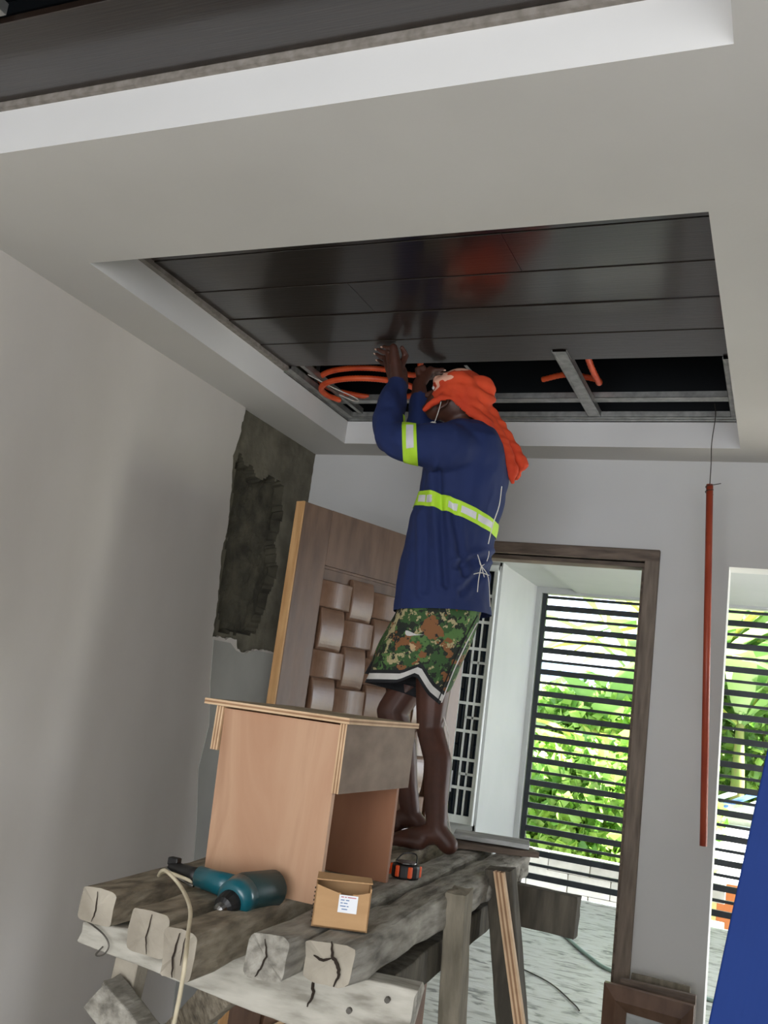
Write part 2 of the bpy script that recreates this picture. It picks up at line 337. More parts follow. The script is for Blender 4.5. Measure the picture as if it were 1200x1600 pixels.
def loft(bm, rings, caps=True):
    R = [[bm.verts.new(p) for p in r] for r in rings]; n = len(R[0])
    for i in range(len(R)-1):
        for k in range(n): bm.faces.new((R[i][k], R[i][(k+1) % n], R[i+1][(k+1) % n], R[i+1][k]))
    if caps: bm.faces.new(R[0][::-1]); bm.faces.new(R[-1])
def fuse(bm, voxel, smooth=6, fac=.6):
    """union of overlapping closed shapes into one continuous skin"""
    bmesh.ops.recalc_face_normals(bm, faces=bm.faces[:])
    me = bpy.data.meshes.new('tmp'); bm.to_mesh(me); bm.free(); o = bpy.data.objects.new('tmp', me); COL.objects.link(o)
    r = o.modifiers.new('r', 'REMESH'); r.mode = 'VOXEL'; r.voxel_size = voxel
    s = o.modifiers.new('s', 'SMOOTH'); s.iterations = smooth; s.factor = fac
    dg = bpy.context.evaluated_depsgraph_get(); dg.update()
    out = bpy.data.meshes.new_from_object(o.evaluated_get(dg)); bpy.data.objects.remove(o); bpy.data.meshes.remove(me)
    return out
def cut(me, planes, off=0.0, clear=True):
    """copy of a mesh kept on the positive side of every plane, pushed out along normals"""
    bm = bmesh.new(); bm.from_mesh(me)
    for co, no in planes:
        g = bm.verts[:]+bm.edges[:]+bm.faces[:]
        bmesh.ops.bisect_plane(bm, geom=g, plane_co=co, plane_no=no, clear_inner=True)
    if off:
        bm.normal_update()
        for v in bm.verts: v.co += v.normal*off
    return bm
def solid(o, t, off=-1):
    m = o.modifiers.new('thick', 'SOLIDIFY'); m.thickness = t; m.offset = off; return m
def text(name, s, size, loc, rot, m, parent, ext=.0004):
    c = bpy.data.curves.new(name, 'FONT'); c.body = s; c.size = size; c.extrude = ext
    o = bpy.data.objects.new(name, c); dg = bpy.context.evaluated_depsgraph_get(); COL.objects.link(o); dg.update()
    me = bpy.data.meshes.new_from_object(o.evaluated_get(dg)); bpy.data.objects.remove(o); me.transform(Matrix.Translation(loc) @ rot.to_4x4())
    return obj(name, me, m, parent)
# ================================================================== SETTING
XL, YB, ZC, ZP = -2.456, 4.5, 2.816, 2.951
XR, YR = 2.3, -2.5
obj('floor', boxm((-4.2, YR-.2, -.12), (4.2, 9.0, 0)), FLOORC, kind='structure')
# left wall: skim coat with the bare cement patch cut out near the corner
def left_wall():
    outl = [(3.703, 2.79), (3.683, 2.64), (3.66, 2.56), (3.69, 2.42), (3.715, 2.20), (3.70, 2.08), (3.725, 1.95), (3.735, 1.84), (3.74, 1.70), (3.80, 1.712), (3.86, 1.70), (3.90, 1.715), (3.955, 1.712), (3.972, 1.67), (4.03, 1.655), (4.10, 1.672), (4.16, 1.685), (4.30, 1.69), (4.42, 1.68), (4.5, 1.68)]
    J = []
    random.seed(3)
    for (a, b), (c, d) in zip(outl, outl[1:]):
        n = max(1, int(math.hypot(c-a, d-b)/.018))
        for k in range(n):
            f = k/n; j = .006 if 0 < k else 0
            J.append((a+(c-a)*f+random.uniform(-j, j), b+(d-b)*f+random.uniform(-j, j)))
    J.append((4.5, 1.68))
    bm = bmesh.new()
    # polygon of the plaster: whole wall minus the patch, as one ring
    ring = [(YR, 0), (4.5, 0)]+J[::-1]+[(3.703, ZC), (YR, ZC)]
    vs = [bm.verts.new((XL, y, z)) for y, z in ring]; f = bm.faces.new(vs)
    r = bmesh.ops.extrude_face_region(bm, geom=[f]); nv = [e for e in r['geom'] if isinstance(e, bmesh.types.BMVert)]
    bmesh.ops.translate(bm, vec=(-.016, 0, 0), verts=nv)
    bmesh.ops.triangulate(bm, faces=[q for q in bm.faces if len(q.verts) > 4])
    return bm
wl_ = obj('wall_left', left_wall(), WALLL, kind='structure')
# masonry body behind the plaster with the hacked-out hollow
def cement_back():
    bm = bmesh.new(); ny, nz = 60, 84; y0, y1, z0, z1 = 3.60, 4.5, 1.60, ZC
    hol = [(3.736, 2.585), (3.80, 2.545), (3.878, 2.565), (3.95, 2.50), (4.074, 2.569), (4.205, 2.54), (4.235, 2.40), (4.20, 2.24), (4.27, 2.13), (4.22, 1.97), (4.18, 1.84), (4.14, 1.765), (3.95, 1.745), (3.829, 1.742), (3.785, 1.83), (3.77, 2.0), (3.765, 2.2), (3.745, 2.4)]
    def inside(y, z):
        c = False; n = len(hol)
        for i in range(n):
            a, b = hol[i], hol[(i+1) % n]
            if (a[1] > z) != (b[1] > z) and y < (b[0]-a[0])*(z-a[1])/(b[1]-a[1])+a[0]: c = not c
        return c
    G = {}
    for i in range(ny+1):
        for j in range(nz+1):
            y = y0+(y1-y0)*i/ny; z = z0+(z1-z0)*j/nz; p = V((0, y, z))
            nn = noise.noise(p*14)*.02
            d = .012+.003*noise.noise(p*30)
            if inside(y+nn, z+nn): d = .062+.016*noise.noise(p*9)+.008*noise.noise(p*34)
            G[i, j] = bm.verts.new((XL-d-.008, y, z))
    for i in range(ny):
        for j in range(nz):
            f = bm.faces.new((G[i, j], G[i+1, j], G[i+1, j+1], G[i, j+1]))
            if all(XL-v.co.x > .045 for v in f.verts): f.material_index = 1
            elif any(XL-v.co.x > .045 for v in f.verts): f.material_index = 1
    return bm
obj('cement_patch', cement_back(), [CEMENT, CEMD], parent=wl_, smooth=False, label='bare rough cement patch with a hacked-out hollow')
obj('masonry_body', boxm((XL-.25, YR-.2, 0), (XL-.1, 9, ZC+1.0)), CEMENT, parent=wl_)
# smoother grey repair below the patch, running down to the floor
def repair():
    bm = bmesh.new(); L = [(3.75, 1.69), (3.78, 1.5), (3.83, 1.3), (3.80, 1.10), (3.86, .85), (3.90, .6), (3.88, .3), (3.92, .0)]
    pts = [(XL+.003, y, z) for y, z in L]+[(XL+.003, 4.499, 0), (XL+.003, 4.499, 1.675), (XL+.003, 4.16, 1.68), (XL+.003, 4.03, 1.65), (XL+.003, 3.96, 1.66), (XL+.003, 3.9, 1.69)]
    prism(bm, pts, (-.0045, 0, 0)); return bm
obj('grey_skim_repair', repair(), PATCHG, parent=wl_, label='grey smoothed plaster repair')
# back wall with door opening and the second opening, full height above the ceiling void
JL, JR, HT = -1.77, -.572, 2.336
bm = slab([XL-.1, JL, JR, -.252, 1.15, XR+.1], [0, HT-.02, 2.36, ZC+.65], {(1, 0), (3, 0)}, YB, YB+.15, 'xzy')
obj('wall_back', bm, BACKW, kind='structure')
bm = slab([YR-.1, 5.2, 7.6, 9.1], [0, .7, 2.3, ZC+.65], {(1, 1)}, XR, XR+.15, 'yzx')
obj('wall_right', bm, PAINT, kind='structure')
bm = slab([XL-.1, -1.3, 1.7, XR+.1], [0, .35, 2.5, ZC+.65], {(1, 1)}, YR-.15, YR, 'xzy')
obj('wall_rear', bm, PAINT, kind='structure')
# ceiling with two coffers
CX0, CX1, CY0, CY1 = -2.19, -.222, 2.237, 4.28
NX0, NX1, NY0, NY1 = -2.19, -.137, .15, 1.636
xs = [XL-.02, CX0, CX1, NX1, XR]; ys = [YR, NY0, NY1, CY0, CY1, YB]
ceil = obj('ceiling', slab(xs, ys, {(1, 1), (2, 1), (1, 3)}, ZC, ZP, 'xyz'), [PAINT, COFFW], kind='structure')
for p in ceil.data.polygons:
    if abs(p.normal.z) < .5: p.material_index = 1
obj('roof_sheet', boxm((XL-.6, YR-.7, 3.44), (XR+.8, 9.3, 3.50)), ROOFD, kind='structure')
obj('void_shade_sheet', boxm((XL-.05, 4.46, ZP+.03), (XR, 4.495, 3.44)), ROOFD, kind='structure')  # dark sheet added over the upper back wall, stands for the void's shade
bmr = bmesh.new()
for k in range(34):
    y = 1.0+k*.13; tube(bmr, [(XL, y, 3.43), (XR, y, 3.43)], .03, 6)
obj('roof_ribs', bmr, ROOFD, kind='structure')
# rim trims and the planks of both coffers
rnd = random.Random(5)
def plank(x0, x1, y0, y1, z=ZP+.012):
    bm = bmesh.new(); g = .0025
    k = .012*(y1-y0); z -= k*.4; pts = [(x0, y0+g, z), (x0, y1-g, z+k), (x0, y1-.001, z+.0015+k), (x0, y1-.001, z+.018+k), (x0, y0+.001, z+.018), (x0, y0+.001, z+.0015)]
    prism(bm, pts, (x1-x0, 0, 0)); return bm
ysp = [2.257, 2.517, 2.777, 3.032, 3.292, 3.557]
for i, (a, b) in enumerate(zip(ysp, ysp[1:])):
    if i < 2: cuts = [-2.17, -.895+.04*i, -.246]
    elif i == 2: cuts = [-2.17, -1.5, -.246]
    else: cuts = [-2.17, -.246]
    for c, d in zip(cuts, cuts[1:]): obj('plank', plank(c+.0008, d-.0008, a, b, ZP+.012+rnd.uniform(-.0008, .0008)), PLANK, parent=ceil, label='dark brown ceiling plank')
obj('plank', plank(-2.17, -.16, 1.372, 1.622), PLANK, parent=ceil, label='dark brown ceiling plank')
obj('plank', plank(-2.19, -.24, 2.20, 2.256), PLANK, parent=ceil)
def trimstrip(a, b): obj('rim_trim', boxm(a, b), GREYTRIM, parent=ceil)
trimstrip((NX0, 1.622, ZP-.004), (NX1, 1.66, ZP+.03))
trimstrip((CX0-.002, CY0, ZP-.006), (CX0+.026, 3.557, ZP+.028))
trimstrip((CX1-.02, CY0, ZP-.006), (CX1+.002, 3.557, ZP+.028))
fr = empty('ceiling_frame', (-1.2, 3.9, ZP), 'galvanised steel ceiling framing exposed in the open end of the recess', 'metal framing')
def channel(x0, x1, y0, y1, z0, h=.028, m=GALV, nm='rail'):
    bm = bmesh.new(); t = .0018
    if (x1-x0) > (y1-y0):
        box(bm, (x0, y0, z0), (x1, y1, z0+t)); box(bm, (x0, y0, z0), (x1, y0+t, z0+h)); box(bm, (x0, y1-t, z0), (x1, y1, z0+h))
        box(bm, (x0, y0+.008, z0-.0012), (x1, y0+.012, z0)); box(bm, (x0, y1-.012, z0-.0012), (x1, y1-.008, z0))
    else:
        box(bm, (x0, y0, z0), (x1, y1, z0+t)); box(bm, (x0, y0, z0), (x0+t, y1, z0+h)); box(bm, (x1-t, y0, z0), (x1, y1, z0+h))
        box(bm, (x0+.008, y0, z0-.0012), (x0+.012, y1, z0)); box(bm, (x1-.012, y0, z0-.0012), (x1-.008, y1, z0))
    return obj(nm, bm, m, parent=fr)
channel(CX0, CX1, 4.245, 4.28, ZP+.001)
channel(CX0, CX1, 4.272, 4.296, ZP-.012, .01)
channel(CX0, CX1, 4.06, 4.12, ZP+.03)
channel(CX0, CX0+.04, 3.56, 4.245, ZP+.001); channel(CX0-.012, CX0+.006, 3.56, 4.28, ZP-.010, .01); channel(CX0+.075, CX0+.10, 3.56, 4.245, ZP+.02)
channel(CX1-.045, CX1, 3.56, 4.245, ZP+.001)
channel(-.905, -.845, 3.45, 4.27, ZP+.004, nm='cross_channel')
channel(CX0, CX1, 3.46, 3.50, ZP+.045, nm='cross_channel')
bm = bmesh.new(); bar(bm, (-1.305, 3.57, ZP+.005), (-1.302, 4.02, ZP+.02), .014, .002); obj('hanger_strip', bm, GALV, parent=fr)
bm = bmesh.new(); tube(bm, [(CX0+.1, 3.86, 3.2), (-1.2, 3.87, 3.21), (CX1-.02, 3.86, 3.2)], .012, 8); obj('ceiling_pipe', bm, BLACKM, parent=fr)
fr2 = empty('ceiling_frame', (-1.7, .9, ZP), 'galvanised steel framing above the single plank in the top left corner', 'metal framing')
for a, b in (((-1.80, .2, ZP+.02), (-1.74, 1.36, ZP+.05)), ((-2.19, 1.18, ZP+.05), (-.2, 1.24, ZP+.08)), ((-1.2, .2, ZP+.02), (-1.14, 1.36, ZP+.05))):
    obj('cross_channel', boxm(a, b), GALV, parent=fr2)
# door frame around the left opening
df = empty('door_1', (JR, YB, 0), kind='structure')
fw = .055
bm = bmesh.new(); box(bm, (JR-fw, YB-.022, 0), (JR+.012, YB+.13, HT+.035)); obj('jamb', bm, FRAMEV, parent=df, bevel=.004)
bm = bmesh.new(); box(bm, (JL-.012, YB-.022, 0), (JL+fw, YB+.13, HT+.035)); obj('jamb', bm, FRAMEV, parent=df, bevel=.004)
bm = bmesh.new(); box(bm, (JL-.012, YB-.024, HT-.02), (JR+.012, YB+.13, HT+.037)); obj('head', bm, FRAMEW, parent=df, bevel=.004)
bm = bmesh.new(); box(bm, (JL+fw, YB+.03, HT-.042), (JR-fw, YB+.13, HT-.02)); box(bm, (JR-fw-.018, YB+.03, 0), (JR-fw, YB+.13, HT-.042)); obj('stop', bm, FRAMEW, parent=df, bevel=.003)
# far room: left window wall, side wall, ceiling, lintel
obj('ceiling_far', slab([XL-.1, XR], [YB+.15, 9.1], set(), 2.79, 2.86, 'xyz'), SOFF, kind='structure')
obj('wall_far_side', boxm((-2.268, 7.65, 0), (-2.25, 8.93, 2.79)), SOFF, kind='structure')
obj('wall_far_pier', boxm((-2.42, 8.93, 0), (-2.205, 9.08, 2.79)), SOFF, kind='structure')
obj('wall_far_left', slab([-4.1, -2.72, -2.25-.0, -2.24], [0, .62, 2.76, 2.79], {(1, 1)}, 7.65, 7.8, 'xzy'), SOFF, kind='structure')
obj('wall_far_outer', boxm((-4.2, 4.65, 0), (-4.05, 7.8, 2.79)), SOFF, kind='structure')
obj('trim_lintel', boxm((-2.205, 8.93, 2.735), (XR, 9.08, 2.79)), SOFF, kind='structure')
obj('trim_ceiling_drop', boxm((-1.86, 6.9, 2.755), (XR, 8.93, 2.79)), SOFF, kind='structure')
# white decorative window grille in front of dark glass
wg = empty('window_1', (-2.48, 7.63, .62), kind='structure')
GX0, GX1, GZ0, GZ1 = -2.72, -2.265, .62, 2.76
bm = bmesh.new(); Y = 7.63
for a, b in ((GX0, GX0+.035), (GX1-.035, GX1)): box(bm, (a, Y-.015, GZ0), (b, Y+.015, GZ1))
for a, b in ((GZ0, GZ0+.05), (GZ1-.04, GZ1)): box(bm, (GX0, Y-.014, a), (GX1, Y+.014, b))
obj('window_frame', bm, WHITEM, parent=wg)
rows = 9; hz = (GZ1-GZ0-.09)/rows
for i in range(rows+1):
    z = GZ0+.05+i*hz
    obj('grille_bar', boxm((GX0+.03, Y-.01, z-.012), (GX1-.03, Y+.01, z+.012)), WHITEM, parent=wg)
for i in range(rows):
    z = GZ0+.05+i*hz; cols = [GX0+.10, GX0+.16, GX0+.22, GX0+.30, GX0+.36]
    for j, x in enumerate(cols):
        if i % 2 == 0 and j in (1,): continue
        obj('grille_bar', boxm((x-.007, Y-.008, z+.01), (x+.007, Y+.008, z+hz-.01)), WHITEM, parent=wg)
    for (a, b) in (((GX0+.10, GX0+.22),) if i % 2 == 0 else ((GX0+.03, GX0+.10), (GX0+.30, GX0+.42))):
        obj('grille_bar', boxm((a, Y-.008, z+hz*.45), (b, Y+.008, z+hz*.45+.02)), WHITEM, parent=wg)
obj('pane', boxm((GX0, 7.70, GZ0), (GX1, 7.706, GZ1)), GLASSD, parent=wg)
bm = bmesh.new(); tube(bm, [(-2.262, 7.60, .62), (-2.262, 7.60, 2.70)], .012, 8); obj('downpipe', bm, WHITEM, parent=wg)
# black security grille across the far openings
def sec_grille(nm, x0, x1, posts, zl):
    g = empty(nm, (x0, 9.0, 0), kind='structure')
    for x in posts: obj('grille_post', boxm((x-.022, 8.98, 0), (x+.022, 9.02, 2.735)), BLACKM, parent=g)
    k = 0; z = .115
    while z < 2.72:
        h = .026 if k % 2 == 0 else .0125
        obj('grille_bar', boxm((x0, 8.985, z-h), (x1, 9.012, z+h)), BLACKM, parent=g); z += .1035; k += 1
    return g
sec_grille('window_2', -2.19, .4, [-2.175, .38], 0)
# unseen wall right of the grille, extended to cut daylight in the far room
obj('wall_far_mid', boxm((.4, 8.93, 0), (XR, 9.08, 2.735)), SOFF, kind='structure')
# ================================================================== CARVED DOOR LEAF
A0 = V((-1.834, 3.31, 0)); B0 = V((-1.456, 4.452, 0)); U = (B0-A0).normalized(); N = V((U.y, -U.x, 0)); LW = (B0-A0).length; LH = 2.272
leafM = Matrix((U, -N, V((0, 0, 1)))).transposed().to_4x4(); leafM.translation = A0
ld = empty('carved_door_leaf', A0, 'large brown wooden door leaf with woven basket carving, standing behind the worker', 'door'); ld.matrix_world = leafM
TH = .045
def lf(name, bm, m, **k):
    me = bpy.data.meshes.new(name); bmesh.ops.recalc_face_normals(bm, faces=bm.faces[:]); bm.to_mesh(me); bm.free()
    for x in (m if isinstance(m, (list, tuple)) else [m]): me.materials.append(x)
    o = bpy.data.objects.new(name, me); COL.objects.link(o); o.parent = ld
    for kk, vv in k.items():
        if kk != 'bevel': o[kk] = vv
    if k.get('bevel'):
        b = o.modifiers.new('bevel', 'BEVEL'); b.width = k['bevel']; b.segments = 2
    return o
# local axes: x along the leaf, y away from the room side (0 = front face), z up
lf('edge_strip', boxm((-.008, 0, .002), (.0, TH, LH)), EDGEW, label='raw light timber edge')
lf('stile', boxm((0, 0, .001), (.165, TH, LH)), DOORW, bevel=.003)
lf('stile', boxm((LW-.165, 0, .001), (LW, TH, LH)), DOORW, bevel=.003)
lf('top_rail', boxm((.165, .001, LH-.235), (LW-.165, TH, LH)), DOORW)
lf('bottom_rail', boxm((.165, .001, .001), (LW-.165, TH, .24)), DOORW)
lf('panel', boxm((.165, .028, .24), (LW-.165, TH-.003, LH-.235)), DOORW)
bm = bmesh.new()
for a, b in (((.165, .018, LH-.245), (LW-.165, .028, LH-.235)), ((.165, .018, .24), (.172, .028, LH-.235))): box(bm, a, b)
lf('panel_moulding', bm, DOORW)
def hump(w, h, depth, along):
    bm = bmesh.new(); n = 14; F = []; Bk = []
    for i in range(n+1):
        f = i/n; d = depth*(.22+.78*math.sin(math.pi*(.03+.94*f))**.42)
        if along == 'x': F.append(((f-.5)*w, -d)); 
        else: F.append(((f-.5)*h, -d))
    ins = .004
    def P(s, y, t): return (s, y, t) if along == 'x' else (t, y, s)
    o_ = h/2 if along == 'x' else w/2
    front0 = [bm.verts.new(P(s, y+ins*.8, -o_)) for s, y in F]; front0i = [bm.verts.new(P(s, y, -o_+ins)) for s, y in F]
    front1i = [bm.verts.new(P(s, y, o_-ins)) for s, y in F]; front1 = [bm.verts.new(P(s, y+ins*.8, o_)) for s, y in F]
    b0 = [bm.verts.new(P(F[0][0], .002, -o_)), bm.verts.new(P(F[-1][0], .002, -o_))]; b1 = [bm.verts.new(P(F[0][0], .002, o_)), bm.verts.new(P(F[-1][0], .002, o_))]
    for R1, R2 in ((front0, front0i), (front0i, front1i), (front1i, front1)):
        for i in range(n): bm.faces.new((R1[i], R1[i+1], R2[i+1], R2[i]))
    bm.faces.new([b0[0]]+front0+[b0[1]]); bm.faces.new([b1[0]]+front1+[b1[1]])
    for e in (0, -1): bm.faces.new((b0[e], front0[e], front0i[e], front1i[e], front1[e], b1[e]))
    me = bpy.data.meshes.new('woven_slat'); bmesh.ops.recalc_face_normals(bm, faces=bm.faces[:]); bm.to_mesh(me); bm.free(); me.materials.append(DOORW2)
    return me
HM = hump(.192, .112, .042, 'x'); VM = hump(.138, .176, .028, 'z')
for c in range(5):
    for r_ in range(13):
        u = .262+c*.166; z = 1.922-r_*.1455
        if z < .3: continue
        isH = (c+r_) % 2 == 0
        o = bpy.data.objects.new('woven_slat', HM if isH else VM); COL.objects.link(o); o.parent = ld
        o.location = (u, .028, z); o.rotation_euler = (rnd.uniform(-.02, .02), rnd.uniform(-.015, .015), rnd.uniform(-.03, .03))
lf('hinge', boxm((LW-.002, -.004, 1.13), (LW+.012, .03, 1.23)), BLACKM, label='black steel hinge')
lf('hinge', boxm((LW-.002, -.004, 1.95), (LW+.012, .03, 2.05)), BLACKM, label='black steel hinge')
# ================================================================== WORK BENCH (trestle of rough timber)
wb = empty('work_bench', (-1.08, 2.5, 0), 'rough timber trestle bench of five weathered beams on splayed posts, under the worker', 'work bench')
ZT = 1.04
def T(z, px, py): return at(px, py, 'z', z)
def beam(c0, c1, w, h, seed, m=BEAM, em=BEND, ext0=0, ztop=ZT, name='beam', lab=None, rr=.28, rg=.004, up=V((0, 0, 1)), w1=None, h1=None):
    p0 = V((c0[0], c0[1], ztop-h/2)); p1 = V((c1[0], c1[1], ztop-(h1 or h)/2))
    return obj(name, timber(p0, p1, w, h, seed, rg, 20, rr, up, 1, w1, h1), [m, em], parent=wb, smooth=False, label=lab)
beam((-1.342, 1.768), (-1.46, 3.55), .090, .070, 1, BEAM, BEND, lab='beam with square cement-caked end', rg=.005)
beam((-1.163, 1.715), (-1.295, 3.60), .088, .088, 2, BEAM, BEND, rg=.006)
beam((-1.040, 1.645), (-1.165, 3.55), .070, .090, 3, BEAM, BEND, rg=.006)
beam((-.903, 1.745), (-1.02, 3.58), .088, .078, 4, BEAM2, BEAM2, rg=.007, rr=.40)
beam((-.806, 1.835), (-.885, 3.60), .106, .088, 5, BEAM2, BEND, lab='gnarled grey beam with split end', rr=.42, rg=.010)
def crack(pts, r):
    bm = bmesh.new(); P_ = catmull(pts, 4); n_ = len(P_); P_ = [p+V((noise.noise(p*160)*.003, 0, noise.noise(p*140+V((9, 0, 0)))*.002)) for p in P_]
    tube(bm, P_, [r*(.35+.65*math.sin(math.pi*(i+.5)/n_)) for i in range(n_)], 5); obj('crack', bm, CRACK, parent=wb)
crack([(-.806, 1.828, 1.037), (-.800, 1.826, 1.012), (-.787, 1.826, .998), (-.781, 1.826, .980), (-.788, 1.826, .958)], .0038)
crack([(-.842, 1.83, 1.004), (-.822, 1.828, .999), (-.803, 1.827, 1.006)], .003)
crack([(-.908, 1.738, 1.035), (-.900, 1.736, 1.005), (-.912, 1.737, .975), (-.917, 1.737, .965)], .002)
crack([(-1.340, 1.762, 1.036), (-1.337, 1.761, 1.0), (-1.342, 1.761, .975)], .0015)
crack([(-1.155, 1.708, 1.036), (-1.159, 1.707, .99), (-1.153, 1.707, .96)], .0015)
crack([(-1.038, 1.637, 1.035), (-1.044, 1.636, .99), (-1.040, 1.636, .955)], .0022)
crack([(-1.025, 1.637, 1.03), (-1.027, 1.636, .98)], .0012)
# knots on the gnarled beam
bm = bmesh.new()
for i in range(9):
    y = 2.95+i*.06; x = -.79-(y-1.8)*.053+.045
    ellipsoid(bm, (x, y, .985+.012*math.sin(i*2)), (V((.016, 0, 0)), V((0, .024, 0)), V((0, 0, .026))), 10, 6)
ellipsoid(bm, (-.83, 2.38, .99), (V((.014, 0, 0)), V((0, .03, 0)), V((0, 0, .016))), 10, 6)
o = obj('bark_knots', bm, BEAM2, parent=wb, smooth=True, kind='stuff')
# crossbeams
XBm = timber((-1.405, 1.842, .936), (-.668, 1.975, .880), .075, .048, 8, .003, 16, .16, h1=.150)
obj('crossbeam', XBm, [XBAR, XBAR], parent=wb, label='pale cement-splashed front crossbeam')
obj('crossbeam', timber((-1.5, 3.40, .90), (-.60, 3.36, .895), .06, .13, 9, .003, 10, .12), [LEGD, LEGD], parent=wb)
crack([(-.86, 1.898, .955), (-.868, 1.898, .93), (-.862, 1.896, .91), (-.872, 1.896, .885)], .0035)
def nail(p): 
    bm = bmesh.new(); tube(bm, [V(p), V(p)+V((.002, -.012, 0))], .006, 8); obj('nail', bm, WIREM, parent=wb)
nail((-.785, 1.918, .895)); nail((-.71, 1.930, .93))
bm = bmesh.new(); tube(bm, catmull([(-1.385, 1.795, .965), (-1.335, 1.80, .945), (-1.315, 1.80, .925), (-1.325, 1.80, .905), (-1.345, 1.80, .90), (-1.33, 1.80, .92)], 5), .0018, 6); obj('tie_wire', bm, WIREM, parent=wb)
def post(px0, py0, px1, py1, Y0, Y1, w, h, seed, m=LEGW, name='leg', down=True, em=None, **k):
    a = at(px0, py0, 'y', Y0); b = at(px1, py1, 'y', Y1)
    if down: b = a+(b-a)*((a.z-.004)/(a.z-b.z))
    return obj(name, timber(a, b, w, h, seed, .003, 14, .18, V((0, 1, 0)), 1), [m, em or m], parent=wb, label=k.get('label'))
post(213, 1478, 194, 1560, 1.90, 1.92, .062, .05, 11, BEND)
post(545, 1560, 520, 1640, 2.03, 2.00, .085, .06, 12, XBAR)
post(717, 1392, 706, 1600, 2.505, 2.565, .058, .070, 13, LEGW)
post(783, 1357, 800, 1600, 2.98, 3.02, .085, .070, 14, LEGD)
a = at(780, 1362, 'y', 2.925); b = at(812, 1600, 'y', 2.95)
bm = bmesh.new(); b = a+(b-a)*((a.z-.01)/(a.z-b.z))
for k, mi in enumerate((0, 1, 0, 1, 0)): bar(bm, a+V((.0065*(k-2), 0, 0)), b+V((.0065*(k-2), 0, 0)), .0065, .02, V((0, 1, 0)), mi)
obj('plywood_strip', bm, [PLYE1, PLYE2], parent=wb, label='layered plywood edge strip')
post(600, 1480, 590, 1600, 3.30, 3.30, .05, .05, 15, LEGW)
# lengthwise lower rail
obj('rail', timber(at(575, 1570, 'y', 2.06), at(775, 1412, 'y', 3.30), .05, .085, 16, .004, 16, .15), [LEGD, LEGD], parent=wb)
# braces at the left
post(160, 1548, 250, 1660, 1.84, 1.86, .075, .07, 17, BEAM2, 'brace', False, em=BEND)
post(368, 1530, 262, 1630, 1.90, 2.5, .075, .05, 18, BEAM, 'brace', False)
a = at(480, 1578, 'y', 2.2); b = at(435, 1600, 'y', 2.3)
bm = bmesh.new(); bar(bm, a, b+(b-a)*4, .012, .006); obj('batten', bm, PLYE1, parent=wb)
# two dusty boards laid across the far end
bd = obj('loose_board', timber(at(703, 1304, 'z', 1.075)+V((0, .06, 0)), at(820, 1322, 'z', 1.075)+V((0, .06, 0)), .15, .016, 21, .0008, 8, .05), [BOARD, BOARD], label='grey dusty board lying on top at the far right end of the bench', cat='board')
bd2 = obj('loose_board', timber(at(700, 1318, 'z', 1.052)+V((0, .04, 0)), at(832, 1334, 'z', 1.052)+V((0, .04, 0)), .11, .02, 22, .0012, 8, .05), [FRAMEW, EDGEW], label='narrow splintered wooden board underneath the grey board at the bench end', cat='board')
# ================================================================== PLYWOOD STOOL ON THE BENCH
st = empty('plywood_stool', (-1.11, 2.28, ZT), 'raw plywood box stool with dusty top standing on the bench', 'stool')
def lam(bm, a, b, axis, n=5):
    a, b = V(a), V(b)
    for k in range(n):
        p, q = V(a), V(b); p[axis] = a[axis]+(b[axis]-a[axis])*k/n; q[axis] = a[axis]+(b[axis]-a[axis])*(k+1)/n
        box(bm, p, q, k % 2)
ZS = 1.452
# near side panel: laminated in thickness; its outer ply is the face
def sidepanel(y0, y1, face):
    bm = bmesh.new(); pts = [(-1.268, y0, ZT+.002), (-.957, y0, ZT+.002), (-.957, y0, ZS-.004), (-1.283, y0, ZS-.004)]
    prism(bm, pts, (0, y1-y0, 0)); return obj('side_panel', bm, face, parent=st)
sidepanel(2.062, 2.078, PLY); sidepanel(2.475, 2.491, PLYIN)
bm = bmesh.new(); lam(bm, (-.957, 2.055, 1.292), (-.939, 2.512, ZS), 0, 5); 
for v in bm.verts: pass
o = obj('apron', bm, [PLYE1, PLYE2, PLYD], parent=st)
for p in o.data.polygons:
    if p.normal.x > .9: p.material_index = 2
bm = bmesh.new(); lam(bm, (-1.303, 2.055, 1.345), (-1.283, 2.512, ZS), 0, 5); obj('apron', bm, [PLYE1, PLYE2], parent=st)
bm = bmesh.new(); lam(bm, (-1.335, 2.045, ZS+.001), (-.93, 2.515, ZS+.015), 2, 3)
o = obj('top', bm, [PLYE1, PLYE2, PLYTOP], parent=st)
for p in o.data.polygons:
    if p.normal.z > .9: p.material_index = 2
bm = bmesh.new()
for x, y, z in ((-1.16, 2.058, 1.43), (-1.05, 2.058, 1.43), (-.97, 2.058, 1.26), (-.97, 2.058, 1.16)): tube(bm, [(x, y+.004, z), (x, y+.0035, z)], .003, 6)
bmesh.ops.delete(bm, geom=[], context='VERTS'); bm.free()
# ================================================================== CARDBOARD BOX
cbp = V((-.850, 1.955, ZT)); rz = Matrix.Rotation(.43, 3, 'Z')
cb = empty('cardboard_box', cbp, 'small open cardboard carton with a white label, standing on the bench beams', 'carton')
def cbx(name, a, b, m, **k):
    bm = boxm(a, b)
    for v in bm.verts: v.co = rz @ v.co + cbp
    return obj(name, bm, m, parent=cb, **k)
w, d, h = .059, .043, .084
bm = bmesh.new(); n = 12
